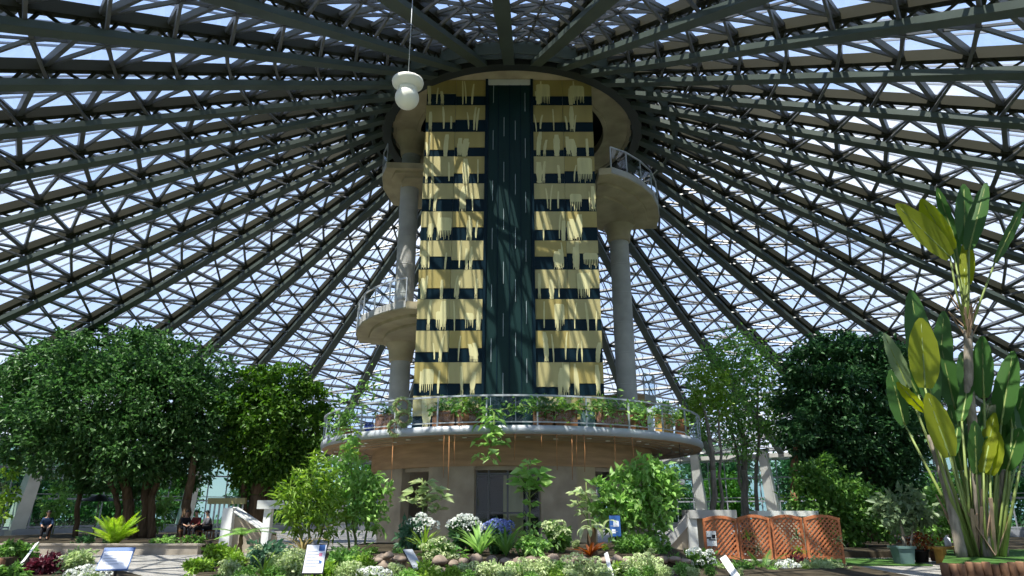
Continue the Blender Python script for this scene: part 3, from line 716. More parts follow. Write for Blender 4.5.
# left centre, beside the stair
shrub('bright_shrub', 'bright yellow-green shrub at the foot of the left stair', 222, 546, 18.5, 26, .3, 'l_lime', .13, 1300)
shrub('bright_shrub', 'lime green shrub in the left corner of the middle bed', 200, 561, 16.8, 16, .3, 'l_lime', .12, 700)
shrub('hydrangea', 'teal-green hydrangea with pale buds right of the stair post', 274, 540, 18, 22, .3, 'l_teal', .17, 700, 'flower', [(258,548),(286,552),(270,556)], 'f_green', .09)
shrub('flower_spray', 'shrub with cream flower sprays left of the white notice', 290, 553, 15, 18, .3, 'l_pale', .11, 600, 'flower', [(290,558),(297,555),(283,562),(302,553)], 'f_green', .08)
sprout('grass_clump', 'yellow-green grassy clump below the teal hydrangea', 264, 572, 15, .3, 'blade', 'l_lime', 22, .75, .05, elev=(.7, 1.4), droop=1.1)
sprout('tree_fern', 'light green tree fern beside the white stair posts', 240, 548, 24.5, .1, 'frond', 'l_bright', 11, 1.15, .2, elev=(.15, .6), droop=.7, stem=.75)
tree('bamboo_clump', 'tall yellow-green clump with drooping leaves left of the terrace', 'shrub', V((at(310, 540, 22.5).x, 22.5, .3)),
     [(298,488,14,22.5),(312,478,14,22.6),(326,488,12,22.5),(290,505,14,22.4),(308,505,16,22.5),(325,508,14,22.5),(318,462,9,22.6),(292,522,12,22.4),(330,525,12,22.5)], 1250, .28, 'l_lime',
     [[(310,545,22.5,.05),(312,470,22.5,.02)], [(305,545,22.4,.04),(296,490,22.4,.02)], [(316,545,22.6,.04),(328,490,22.6,.02)]], 'stem', clump=.35, per=8, lw=.22)
sprout('dry_grass', 'arching brownish dry grass at the foot of the tall yellow-green clump', 303, 545, 21.6, .3, 'blade', 'l_brown', 22, 1.3, .06, elev=(.8, 1.45), droop=1.9)
tree('climbing_shrub', 'pale green shrub climbing up to the left edge of the terrace', 'shrub', V((at(356, 540, 23.4).x, 23.4, .3)),
     [(345,455,9,23.4),(352,470,13,23.4),(368,478,12,23.4),(340,480,13,23.4),(355,492,16,23.4),(372,500,13,23.4),(342,505,14,23.4),(360,515,14,23.4),(376,520,9,23.4),(350,440,6,23.4),(385,492,6,23.2)], 1500, .22, 'l_bright',
     [[(356,545,23.4,.05),(352,460,23.4,.02)], [(362,545,23.4,.04),(374,490,23.4,.02)], [(350,545,23.4,.04),(342,480,23.4,.02)]], 'stem', clump=.35, per=8, lw=.5)
shrub('low_shrub', 'fresh green shrub right of the white notice', 350, 547, 16.5, 22, .3, 'l_bright', .12, 1000)
sprout('fern', 'bright green fern in front of the terrace pillar', 386, 549, 19, .3, 'frond', 'l_bright', 12, .8, .14, elev=(.5, 1.2), droop=1.0)
sprout('fern', 'green fern behind the shrub right of the white notice', 352, 545, 19.5, .3, 'frond', 'l_mid', 12, .8, .14, elev=(.5, 1.2), droop=1.0)
shrub('white_flowers', 'white flower clump at the bottom edge below the stone heap', 372, 570, 13.6, 18, .3, 'l_pale', .10, 500, 'flower', [(362,574),(370,572),(378,572),(386,575)], 'f_white', .11)
shrub('low_shrub', 'light green shrub at the bottom edge below the notice', 330, 565, 13.6, 26, .3, 'l_lime', .11, 800)
shrub('hydrangea', 'hydrangea with white and mauve heads beside the terrace pillar', 415, 520, 20, 17, .6, 'l_teal', .2, 500, 'flower', [(413,523),(421,518),(428,523),(419,531),(434,526)], 'f_white', .16)
sapling('leafy_sapling', 'pale leafed sapling in the doorway left of the terrace door', 424, 478, 545, 21.5, .6, 'l_pale', [(424,482,14),(432,490,16),(415,492,14),(440,498,13),(421,500,14),(408,500,10),(430,506,12),(438,510,10)], lean=-2)
sprout('iris_clump', 'pale yellow-green strap-leaved clump in front of the left hydrangea', 424, 548, 18.6, .6, 'blade', 'l_lime', 20, .8, .07, elev=(.8, 1.45), droop=.8)
shrub('hydrangea', 'low hydrangea full of pale green buds behind the tilted dark sign', 440, 541, 16.6, 22, .3, 'l_mid', .14, 700, 'flower', [(424,548),(433,543),(442,541),(450,547),(436,552),(446,556),(428,557),(455,558),(441,562)], 'f_green', .11)
shrub('hydrangea', 'tall hydrangea with round white heads left of the terrace door', 466, 520, 18.5, 17, .6, 'l_dark', .22, 420, 'flower', [(456,523),(462,519),(468,519),(473,522),(479,527),(468,528),(452,525),(482,531)], 'f_white', .15)
sprout('agapanthus', 'clump of broad bright green strap leaves on the dry stone wall', 480, 551, 17.2, .6, 'blade', 'l_bright', 28, .95, .10, elev=(.7, 1.45), droop=.7)
sprout('agapanthus', 'dark strap leaves below the blue flowers', 506, 552, 17.2, .6, 'blade', 'l_mid', 20, .8, .09, elev=(.8, 1.45), droop=.6)
shrub('hydrangea', 'hydrangea with blue heads in front of the terrace door', 498, 525, 18, 15, .6, 'l_dark', .2, 360, 'flower', [(489,527),(495,524),(502,525),(508,526),(497,531),(505,531)], 'f_blue', .15)
sapling('leafy_sapling', 'tall single-stemmed plant with big leaves right of the terrace door', 529, 458, 550, 18.6, .6, 'l_bright', [(530,463,11),(527,470,16),(534,473,17),(522,479,15),(537,481,17),(530,486,15),(524,490,10),(541,487,10),(531,503,10),(526,516,9),(534,524,11),(528,533,10)], lean=1, lw=.5)
shrub('low_shrub', 'fresh green leafy plant between the blue and cream hydrangeas', 535, 534, 17.4, 16, .6, 'l_bright', .16, 500)
shrub('hydrangea', 'bushy hydrangea with cream heads right of the tall single-stemmed plant', 556, 523, 18.5, 15, .6, 'l_mid', .18, 420, 'flower', [(552,530),(560,525),(565,533),(556,537),(547,526)], 'f_green', .14)
# staghorn and bromeliad
o = thing('staghorn_fern', 'pale antler-leaved staghorn fern over a reddish bromeliad', 'plant', V((at(592, 545, 17.5).x, 17.5, .6)))
c = at(592, 533, 17.5)
for i in range(11):
    mb = MB(); blade_mb(mb, c + V((rnd.uniform(-.3, .3), 0, .1)), rnd.uniform(PI, 2*PI), rnd.uniform(.35, .6), rnd.uniform(.2, 1.4), 2.2, .14); mb.build('blade', 'l_pale', o)
mb = MB(); limb_mb(mb, (c.x, 17.5, .57), c + V((0, 0, .12)), .13, .1); mb.build('post', 'bark', o)
o = sprout('bromeliad', 'rust-red spotted bromeliad rosette below the staghorn fern', 590, 551, 17.0, .6, 'blade', 'l_rust', 18, .5, .09, elev=(.3, 1.2), droop=.8)
# right of the middle
tree('large_shrub', 'big light green shrub in front of the right side of the terrace', 'shrub', V((at(640, 545, 20.5).x, 20.5, .6)),
     [(628,472,9,20.5),(645,468,11,20.4),(660,474,9,20.5),(620,485,12,20.5),(640,488,15,20.5),(660,490,13,20.5),(605,495,9,20.4),(615,505,13,20.5),(638,508,16,20.5),(662,508,13,20.5),(625,525,14,20.5),(650,527,15,20.5),(596,488,5,20.3),(600,510,9,20.4),(668,478,6,20.5),(672,497,7,20.5)], 2000, .26, 'l_bright',
     [[(640,548,20.5,.05),(642,475,20.5,.02)], [(632,548,20.5,.045),(620,490,20.5,.02)], [(652,548,20.5,.045),(661,480,20.5,.02)], [(649,548,20.7,.06),(648,490,20.7,.05)]], 'barkg', clump=.34, per=9, lw=.5)
sapling('leafy_sapling', 'large-leaved pale sapling left of the big shrub', 590, 482, 545, 19.5, .6, 'l_pale', [(575,494,9),(584,491,12),(578,504,11),(590,498,9),(583,513,9)], lean=-4, lw=.5)
shrub('low_shrub', 'deep green low plants at the foot of the big shrub', 640, 535, 18.4, 26, .6, 'l_mid', .14, 900)
for px, y, w_, Y, lab, mm, hd in ((530, 560, 30, 14.6, 'pale green frothy groundcover below the dry stone wall', 'l_pale', [(510,566),(522,562),(534,564),(545,561),(528,570),(540,571)]),
        (585, 559, 30, 14.4, 'pale frothy hydrangea bed left of the white plate on a stake', 'l_pale', [(566,560),(575,557),(585,563),(596,561),(570,568),(588,570),(600,568)]),
        (645, 556, 26, 14.6, 'cream flowered groundcover right of the white plate on a stake', 'l_pale', [(628,561),(638,558),(648,557),(658,562),(642,566),(654,568)]),
        (480, 564, 26, 14.2, 'pale flowering groundcover at the bottom edge below the agapanthus', 'l_pale', [(462,569),(474,566),(486,567),(496,569),(480,573)])):
    shrub('groundcover', lab, px, y, Y, w_, .3, mm, .09, 1300, 'flower', hd, 'f_green', .10)
shrub('low_shrub', 'lime groundcover at the bottom edge below the tilted sign', 425, 562, 13.4, 26, .3, 'l_lime', .10, 900)
shrub('white_flowers', 'green shrub dotted with white flowers in front of the first lattice panel', 697, 551, 17.8, 17, .3, 'l_mid', .14, 800, 'flower', [(690,553),(697,551),(704,556),(710,553),(700,563),(712,562),(690,564)], 'f_white', .10)
shrub('low_shrub', 'low dark green plants between the groundcover and the lattice', 670, 556, 16.5, 16, .3, 'l_mid', .12, 600)
sprout('cycad', 'dark green tufted cycad in front of the lattice panels', 763, 572, 18.5, 0.05, 'frond', 'l_mid', 18, .95, .12, elev=(.4, 1.2), droop=.6)
shrub('low_shrub', 'green shrub at the bottom edge right of the slanted white plate', 742, 561, 17.6, 15, .05, 'l_mid', .11, 600)
shrub('white_flowers', 'pale shrub with white flower clump below the last lattice panels', 789, 562, 18, 15, .05, 'l_pale', .10, 700, 'flower', [(781,567),(789,564),(796,568),(785,572),(792,573)], 'f_white', .13)
shrub('variegated_shrub', 'variegated white and green shrub below the rightmost lattice panel', 822, 557, 18.0, 28, 0.05, 'l_pale', .11, 1100)
shrub('low_shrub', 'small purple-grey plant between the second and third lattice panels', 796, 555, 20.5, 13, 0, 'l_red', .09, 380)

# mixed low planting that fills the front of the beds
src = [shrub('bedding_plant', 'low leafy bedding plant filling the front of the middle bed', 512, 556, 12.6, 20, .3, mm, lf, 900, 'plant', hd, 'f_green', .07, group='low bedding plants in the middle bed')
       for mm, lf, hd in (('l_lime', .10, ()), ('l_mid', .10, ()), ('l_pale', .10, ((500, 560), (508, 557), (517, 558), (524, 562), (512, 563))), ('l_bright', .11, ()))]
for o in src: o.location = (-5.4 + src.index(o) * .5, 12.2, .3); o.scale = (.5, .5, .5)
k = 0
for px, Y, yt in ((232,14.5,560),(248,13.2,566),(300,17.2,549),(322,15.5,560),(365,15.2,553),(352,13.4,562),(398,14.6,563),(408,13,569),(452,13.6,566),(470,13,570),(505,13.4,568),(515,14.6,563),(555,13.2,567),(560,14.8,561),(572,13.4,569),(606,13.2,568),(618,14.8,561),(632,13.4,568),(665,14,565),(680,15.2,562),(694,14.5,567),(710,15.5,566),(738,15.2,568),(212,17.5,560),(236,17,553),(256,19,548),(283,16.4,552),(400,18.6,548),(470,21,541),(520,20.5,540),(575,20.4,540),(548,19.8,541),(605,19.4,544),(668,19.2,545),(650,17.6,548),(345,17.5,549),(372,18.4,547),(275,13.6,566),(432,14.3,566),(530,13.2,571),(590,14.4,564),(648,14.2,566),(724,17.6,563),(770,17.4,566),(805,17.6,566),(838,18.4,566),(775,19.5,560),(715,18.6,560),(845,17.6,569)):
    p = at(px, yt, Y); zb = .3
    if 16.3 < Y < 24 and -1.5 < p.x < 5.2: zb = .6
    if p.x > 4.9 and Y > 17.1: zb = .05
    h = max(.12, p.z - zb) / .60
    copy_tree(src[k % 4 if k % 5 else 2], (p.x, Y, zb), rnd.random() * 6, h); k += 1

# ------------------------------------------------------------------ travellers palm
def paddle(mb, b, t, w, side, cup=.12, n=12, bend=None):
    b, t = V(b), V(t); ax = t - b; L = ax.length; d = ax.normalized(); sd = (V(side) - d * V(side).dot(d)).normalized(); nn = d.cross(sd)
    bend = bend if bend is not None else V((0, 0, 0)); vs, fs = [], []
    for i in range(n + 1):
        u = i / n; ww = w * .5 * max(.03, (math.sin(PI * min(1, u * .93 + .06)) ** .55) * (1 - .15 * u))
        p = b + ax * u + V(bend) * math.sin(PI * u)
        for q in (-1, -.5, 0, .5, 1): vs.append(p + sd * q * ww + nn * abs(q) * ww * cup + nn * .02 * math.sin(i * 2.3 + q * 4))
    for i in range(n):
        for j in range(4): a = i * 5 + j; fs.append((a, a + 1, a + 6, a + 5))
    mb.add(vs, fs, 0, True)
    mid = [b + ax * (i / n) + V(bend) * math.sin(PI * i / n) - nn * .01 for i in range(n)]
    mb.tube(mid, [.035 * (1 - .8 * i / n) + .006 for i in range(n)], 6, 1)
PYc = 22.0
tp = thing('travellers_palm', 'tall palm with huge paddle leaves in the raised bed at the right', 'palm', V((at(985, 553, PYc).x, PYc, .30)))
def leaf(bx, by, tx, ty, wpx, m, ox, oy, tilt=.4, dy=0.0, dyt=0.0, bend=0.0):
    b = at(bx, by, PYc + dy); t = at(tx, ty, PYc + dyt); w = wpx * mpp(bx, by, PYc)
    mb = MB(); ax = (t - b).normalized(); vd = ((b + t) / 2 - V((0, 0, EYE))).normalized()
    side = Matrix.Rotation(tilt * rnd.choice((-1.3, 1.3)), 3, ax) @ ax.cross(vd); w *= 1.2
    paddle(mb, b, t, w, side, bend=V((bend, 0, 0)))
    o = mb.build('paddle_leaf', [m, 'petiole'], tp)
    o_ = at(ox, oy, PYc + dy * .3)
    if oy > 545: o_.z = .33
    mid = o_.lerp(b, .5) + V((rnd.uniform(-.08, .08), 0, 0))
    pm = MB(); pm.tube([o_, mid, b], [.075, .045, .03] if (o_ - b).length > 3 else [.045, .035, .03], 7); pm.build('petiole', 'petiole', o)
# top crown on the tall trunk
for a in ((950,257,896,204,24,'l_palmy',967,330,.5,-.4,-.9), (953,250,921,199,30,'l_palmy',967,330,.7,.2,.1), (955,240,937,188,13,'l_palm',967,330,.5,.5,.8), (965,245,964,184,17,'l_palm',967,330,.3,0,0),
          (969,250,986,183,17,'l_palm',968,330,.4,-.3,-.3), (995,262,1026,200,10,'l_palm',970,330,.5,-.4,-.6), (968,285,967,238,13,'l_palmy',968,332,.3,-.1,-.1), (962,268,950,225,14,'l_palm',967,332,.6,.5,.8)):
    leaf(*a)
# clumps below
for a in ((933,405,911,290,28,'l_palm',985,553,.4,.5,.7,-.05), (938,395,944,311,22,'l_palm',984,553,.4,.9,1.0), (925,388,921,318,27,'l_palmy',972,553,.35,-.3,-.4), (908,388,884,333,18,'l_grey',975,553,.6,.2,.2),
          (918,395,893,345,12,'l_palm',976,553,.6,.6,.6), (950,457,927,393,23,'l_palmy',978,553,.4,-.7,-.9), (925,412,897,382,13,'l_palmy',970,553,.6,-.6,-.9), (984,398,982,336,20,'l_palm',986,553,.4,-.2,-.2),
          (1001,425,1013,351,22,'l_palm',990,553,.4,-.1,-.1), (1010,440,1027,382,18,'l_palm',995,553,.4,.2,.3), (955,410,941,345,22,'l_palm',982,553,.4,.8,.9), (990,475,998,432,18,'l_palmy',992,553,.4,-.4,-.6),
          (1007,470,1020,428,22,'l_palm',996,553,.5,-.3,-.5), (968,400,962,352,18,'l_palm',985,553,.5,.6,.7), (905,425,890,370,20,'l_palm',972,553,.5,.9,1.1), (1018,455,1034,400,24,'l_palm',998,553,.4,.6,.6), (962,470,950,405,18,'l_palm',980,553,.4,.3,.5)):
    leaf(*a)
for i in range(14):                              # young rolled leaves and sheaths in the clump
    bx = 955 + i * 5 + rnd.uniform(-4, 4); yt = rnd.uniform(420, 480)
    leaf(bx - rnd.uniform(-6, 10), yt, bx - rnd.uniform(-14, 16), yt - rnd.uniform(38, 70), rnd.uniform(9, 18), 'l_palm' if i != 6 else 'l_palmy', 972 + i * 2.4, 553, .5, rnd.uniform(-.6, .9), rnd.uniform(-.8, 1.1))
def palm_trunk(pts, name='trunk', m='barkg'):
    P = [at(x, y, PYc + d) for x, y, d, r in pts]; P[0].z = .3; q, R = [], []
    for i in range(len(P) - 1):
        for j in range(8): t = j / 8; q.append(P[i].lerp(P[i+1], t)); R.append((pts[i][3] + (pts[i+1][3] - pts[i][3]) * t) * (1 + .05 * (j % 2)))
    q.append(P[-1]); R.append(pts[-1][3]); MB().tube(q, R, 10).build(name, m, tp)
palm_trunk([(986,556,0,.19),(977,470,0,.15),(969,390,0,.14),(968,330,0,.13)])
palm_trunk([(962,556,-.3,.16),(950,500,-.2,.13),(930,435,0,.09)])
palm_trunk([(1003,556,.3,.16),(1000,510,.3,.14),(1001,470,.3,.11)])
mb = MB()
for i in range(14):
    a = rnd.uniform(0, 2*PI); c = at(968, rnd.uniform(318, 345), PYc); mb.bar(c, c + V((math.cos(a) * .45, math.sin(a) * .4, rnd.uniform(.5, 1.1))), .06, .03)
mb.build('sheath_stub', 'dead', tp)
mb = MB()
for i in range(16):
    a = rnd.uniform(0, 2*PI); c = V((at(985, 553, PYc).x + rnd.uniform(-.5, .5), PYc + rnd.uniform(-.3, .3), .36)); mb.bar(c, c + V((math.cos(a) * .6, math.sin(a) * .4, rnd.uniform(.7, 1.9))), .10, .03)
mb.build('dry_sheath', 'dead', tp)

# ------------------------------------------------------------------ lattice panels
def lattice(x0, x1, ytop, ybot, label, notice=False, dy=0):
    Y = 22.9 + dy; a, b = at(x0, 540, Y).x, at(x1, 540, Y).x; z1 = at(x0, ytop + 3.5, Y).z; zc = at((x0 + x1) / 2, ytop, Y).z; w = b - a
    o = thing('lattice_panel', label, 'trellis', ((a + b) / 2, Y, 0), 'arched brown lattice panels')
    for s in (a + .035, b - .035): MB().box((s, Y, z1 / 2), (.07, .07, z1)).build('upright', 'lattice', o)
    MB().box(((a + b) / 2, Y, .22), (w - .14, .06, .09)).build('bottom_rail', 'lattice', o)
    n = 10; top = lambda t: z1 + (zc - z1) * math.sin(PI * t); mb = MB()
    for i in range(n):
        t, u = i / n, (i + 1) / n; mb.bar((a + w * t, Y, top(t)), (a + w * u, Y, top(u)), .08, .09, (0, 0, 1))
    mb.build('arched_rail', 'lattice', o)
    mb = MB(); st = .15
    for sgn, yy in ((1, -.012), (-1, .012)):
        k = -int(3 / st)
        while k < int((w + 3) / st):
            x0_ = k * st; seg = []
            for i in range(41):
                z = .26 + (zc - .26) * i / 40; x = x0_ + sgn * (z - .26)
                if 0.05 < x < w - .05 and z < top(x / w) - .03: seg.append((a + x, Y + yy, z))
            if len(seg) > 2: mb.bar(seg[0], seg[-1], .046, .018, (0, 1, 0))
            k += 1
    mb.build('lattice', 'lattice', o)
    return o, a, b, Y
lattice(704, 738, 517, 565, 'arched brown lattice panel with a white notice, leftmost of the row')
lattice(739, 771, 516, 567, 'arched brown lattice panel right of the one with the notice', dy=.1)
lattice(772, 804, 516, 566, 'arched brown lattice panel hung with pale air plants, third of the row', dy=.25)
lattice(806, 842, 516, 566, 'arched brown lattice panel standing apart at the right end of the row', dy=.1)
Y = 22.84; a, b = at(706, 531, Y), at(717, 546, Y)
o = thing('notice', 'small white notice with a dark picture on the first lattice panel', 'sign', ((a.x + b.x) / 2, Y, b.z))
MB().box(((a.x + b.x) / 2, Y, (a.z + b.z) / 2), (b.x - a.x, .012, a.z - b.z)).build('sheet', 'white', o)
cx, cz = (a.x + b.x) / 2, (a.z + b.z) / 2
mb = MB(); mb.box((cx - .08, Y - .01, cz + .02), (.14, .006, .05)).box((cx + .07, Y - .01, cz + .06), (.11, .006, .11)).box((cx + .02, Y - .01, cz - .04), (.22, .006, .035)); mb.build('print', 'black', o)
for px, py, lab, m_ in ((748, 537, 'pale yellow orchid hung on the second lattice panel', 'l_lime'), (757, 550, 'pale spiky air plant low on the second lattice panel', 'l_pale'), (797, 537, 'grey-green air plant hung on the third lattice panel', 'l_grey'), (799, 552, 'yellow-green air plant low on the third lattice panel', 'l_lime'), (838, 541, 'silvery spiky air plant hung at the right end of the lattice', 'l_pale')):
    c = at(px, py, 22.72); o = thing('air_plant', lab, 'plant', c)
    for i in range(13):
        mb = MB(); blade_mb(mb, c + V((0, 0, .02)), PI + rnd.uniform(0, PI), rnd.uniform(.2, .4), rnd.uniform(-.4, 1.3), .9, .05, 5); mb.build('blade', m_, o)
    mb = MB(); mb.lathe(c, [(.001, -.04), (.06, -.03), (.07, .03), (.001, .05)], 10); mb.build('mount', 'bark', o)

# ------------------------------------------------------------------ stair parapets
def wedge(mb, pts, th):                        # vertical slab outline in a plane of its own: list of world points, thickness along Y
    n = len(pts); vs = [tuple(p) for p in pts] + [(p[0], p[1] + th, p[2]) for p in pts]
    mb.add(vs, [tuple(range(n)), tuple(range(n, 2*n))[::-1]] + [(i, n + i, n + (i+1) % n, (i+1) % n) for i in range(n)]); return mb
sp = thing('stair_parapet', 'grey concrete stair parapet with a sloping top left of the lattice panels', 'parapet', (6.3, 27, 0))
def w27(px, py, Y=27.0): return at(px, py, Y)
top = w27(691, 513).z
MB().box(((w27(688, 530).x + w27(697, 530).x) / 2, 27.1, top / 2), (w27(697, 530).x - w27(688, 530).x, .36, top)).build('post', 'concl', sp)
wedge(MB(), [w27(656, 549), w27(690, 513), w27(690, 524), w27(668, 549)], .5).build('sloping_coping', 'conc', sp)
MB().box(((w27(688, 513).x + w27(735, 513).x) / 2, 27.4, top - .04), (w27(735, 513).x - w27(688, 513).x, 1.2, .30)).build('top_slab', 'conc', sp)
mb = MB(); xa, xb = w27(698, 530).x, w27(735, 530).x; mb.box(((xa + xb) / 2, 27.75, (top - .2) / 2), (xb - xa, .3, top - .2)); mb.build('side_wall', 'pier', sp)
mb = MB(); wedge(mb, [V((w27(664, 549).x, 27.1, 0)), V((w27(690, 549).x, 27.1, 0)), w27(690, 522, 27.1), w27(668, 546, 27.1)], .2); mb.build('stair_side', 'pier', sp)
MB().box((w27(790, 515).x, 27.6, top - .02), (2.3, .9, .2)).build('far_coping', 'concl', sp)
MB().box((w27(790, 515).x, 27.6, (top - .1) / 2), (2.2, .7, top - .1)).build('far_wall', 'pier', sp)
Y = 29.5
ls = thing('stair_railing', 'white stair posts with a sloping glazed side left of the tall yellow-green clump', 'railing', (at(245, 540, Y).x, Y, 0))
p0, p1 = at(225, 508, Y), at(235, 508, Y); MB().box(((p0.x + p1.x) / 2, Y, p0.z / 2), (p1.x - p0.x, .4, p0.z)).build('post', 'white', ls)
p2, p3 = at(266, 506, Y - 1.5), at(273, 506, Y - 1.5); MB().box(((p2.x + p3.x) / 2, Y - 1.5, p2.z / 2), (p3.x - p2.x, .35, p2.z)).build('post', 'white', ls)
pe = at(297, 505, Y - 1.5); MB().box(((p2.x + pe.x) / 2 - .1, Y - 1.5, p2.z + .05), (pe.x - p2.x + .3, .6, .32)).build('top_beam', 'concl', ls)
A, B = at(228, 508, Y), at(266, 534, Y - 1.2)
for i in range(5):
    o_ = V((0, .22 * i + .1, .02)); MB().bar(A + o_, B + o_, .10, .05).build('slope_rail', 'concl' if i % 2 == 0 else 'fascia', ls)
wedge(MB(), [V((A.x, Y + .1, 0)), V((B.x, Y + .1, 0)), B + V((0, 1.3, -.15)), A + V((0, .1, -.15))], .1).build('stair_side', 'pier', ls)
Y = 37
fb = thing('park_fence', 'pale top-railed barrier with slim bars beyond the seated group', 'fence', (at(226, 520, Y).x, Y, 0))
a, b = at(209, 498, Y), at(246, 498, Y); z0 = at(209, 504, Y).z
MB().box(((a.x + b.x) / 2, Y, (a.z + z0) / 2), (b.x - a.x, .25, a.z - z0)).build('top_panel', 'gold2', fb)
for i in range(8): x = a.x + (b.x - a.x) * (i + .5) / 8; MB().box((x, Y, z0 / 2), (.07, .07, z0)).build('bar', 'white', fb)

# ------------------------------------------------------------------ signs
def board(name, label, px, py, wpx, hpx, Y, tilt, face, head_=None, rz=0, post=True, zb=.28, lines=5, dots=()):
    c = at(px, py, Y); s = mpp(px, py, Y); w, h = wpx * s, hpx * s / max(.5, math.cos(tilt))
    o = thing(name, label, 'sign', (c.x, Y, zb)); R = Matrix.Translation(c) @ Matrix.Rotation(rz, 4, 'Z') @ Matrix.Rotation(-tilt, 4, 'X')
    def put(part, m, cx, cz, ww, hh, y, th, par=o):
        mb = MB(); mb.box((cx, y, cz), (ww, th, hh)); mb.v = [tuple(R @ V(v)) for v in mb.v]; return mb.build(part, m, par)
    bd = put('board', 'sgblue' if head_ else 'black', 0, 0, w * 1.06, h * 1.05, 0, .02)
    fc = put('face', face, 0, -.0 if not head_ else -h * .08, w * .98, h * (.98 if not head_ else .80), -.014, .008, bd)
    if head_: put('header', head_, 0, h * .41, w, h * .16, -.014, .008, bd)
    mb = MB()
    for i in range(lines):
        l = w * rnd.uniform(.45, .78); mb.box((-w * .42 + l / 2, -.0205, h * .26 - i * h * .52 / max(1, lines - 1)), (l, .003, h * .028))
    mb.v = [tuple(R @ V(v)) for v in mb.v]; mb.build('lettering', 'sggrey', bd)
    for dx, dz, dm, dw in dots: put('picture', dm, dx * w, dz * h, dw * w, dw * w, -.0205, .003, bd)
    if post:
        MB().bar((c.x, Y + .06, zb - .05), (c.x, Y + .05, c.z), .035, .035, (1, 0, 0)).build('post', 'black', o)
    return o
board('sign_board', 'tilted sign with blue header and white face on a thin post, at far left', 116, 559, 27, 19, 13, .75, 'sgpale', 'sgblue', .25, dots=())
board('sign_board', 'white notice with small pictures standing in the bed left of centre', 315, 559, 20, 26, 12.5, .35, 'sgpale', None, 0, zb=.3, lines=6, dots=((.26, .14, 'sgpink', .16), (.3, -.12, 'sgblue', .14), (.28, .38, 'sgblue', .3)))
board('sign_board', 'narrow glossy dark sign tilted among the green budded hydrangeas', 413, 560, 11, 18, 13.5, .9, 'fascia', None, .7, zb=.3, lines=3)
board('sign_board', 'blue sign with white print standing before the big shrub', 615, 526, 11, 20, 19, .1, 'sgblue', None, 0, zb=.6, lines=3, dots=((.1, .1, 'sgpale', .5), (-.15, -.25, 'sgpale', .35)))
def plate(label, x0, y0, x1, y1, Y0, Y1, wpx, zb):
    a, b = at(x0, y0, Y0), at(x1, y1, Y1); w = wpx * mpp(x0, y0, Y0)
    o = thing('label_plate', label, 'sign', (b.x, b.y, zb))
    MB().bar(a, b, w, .015, (-.5, -.6, .6)).build('plate', 'white', o)
    m_ = a.lerp(b, .5); MB().bar((m_.x, m_.y + .03, zb - .04), m_ + V((0, .02, -.01)), .025, .025, (1, 0, 0)).build('stake', 'black', o)
plate('slanted white plate among the maroon shrub at far left', 37, 543, 22, 563, 17, 16.4, 4.5, .28)
plate('slim white plate leaning in the frothy groundcover below the blue sign', 606, 553, 612, 577, 14.2, 13.6, 4, .3)
plate('white slanted plate at the bottom edge below the first lattice panel', 723, 557, 737, 578, 14, 13.2, 7, .3)

# ------------------------------------------------------------------ bench and tubs by the palm
Y = 23.0
bn = thing('bench', 'yellow-brown wooden bench beside the travellers palm', 'bench', (at(960, 560, Y).x, Y, 0))
a, b = at(935, 548, Y), at(986, 549, Y); zt = a.z
for i in range(3): MB().box(((a.x + b.x) / 2, Y + .19 * i, zt), (b.x - a.x, .17, .07)).build('seat_plank', 'bench', bn)
for x in (a.x + .25, b.x - .25):
    MB().box((x, Y + .19, (zt - .03) / 2 + .01), (.12, .45, zt - .05)).build('leg', 'bench', bn)
MB().box(((a.x + b.x) / 2 + .3, Y + .1, .27), (.9, .06, .36)).build('front_panel', 'bench', bn)
c = at(944, 546, 23.2); c.z = zt + .035
def bottle(c, label, m, h=.3):
    o = thing('bottle', label, 'bottle', c); mb = MB(); mb.lathe(c, [(.001, 0), (.09, .005), (.1, .05), (.09, h * .7), (.04, h * .8)], 12); mb.build('body', m, o)
    mb = MB(); mb.lathe(c + V((0, 0, h * .8)), [(.04, 0), (.045, .03), (.001, .06)], 12); mb.build('cap', 'white', o)
c = at(948, 545, 23.2); c.z = zt + .035; bottle(c, 'pale watering bottle standing on the yellow bench', 'sgpale', .36)
def pot(px, Y, zb, r, h, m, leafm, label, n=160, lf=.14, hh=.5):
    p = at(px, 555, Y); b = V((p.x, Y, zb)); o = thing('potted_plant', label, 'plant', b)
    mb = MB(); mb.lathe(b, [(.001, 0), (r * .75, .005), (r, h), (r * 1.08, h), (r * 1.08, h - .05), (r, h - .06)], 18); mb.lathe(b, [(r, h - .03), (.001, h - .03)], 18); mb.build('pot', m, o)
    P, A = blob_leaves([((b.x, Y, zb + h + hh * .45), np.array([hh * .75, hh * .6, hh * .5]))], n, .35, 8, .3); P[:, 2] = np.maximum(P[:, 2], zb + h)
    leaf_mesh('foliage', P, A, lf * nr.uniform(.7, 1.3, len(P)), lf * .5, leafm, o)
    mb = MB()
    for i in range(4): limb_mb(mb, b + V((0, 0, h - .05)), b + V((rnd.uniform(-.2, .2), rnd.uniform(-.2, .2), h + hh * .5)), .015, .008, n=5, seg=3)
    mb.build('stem', 'stem', o); return o
pot(921, 23.6, .03, .25, .4, 'black', 'l_rust', 'low reddish plant in a black pot right of the teal pot', 260, .13, .6)
pot(936, 24.2, .03, .22, .35, 'terracotta', 'l_mid', 'green plant in a brown pot left of the yellow bench', 200, .14, .5)
b = V((at(987, 548, 24.5).x, 24.5, .31)); o = thing('tub', 'grey-blue tub half hidden behind the travellers palm stems', 'tub', b)
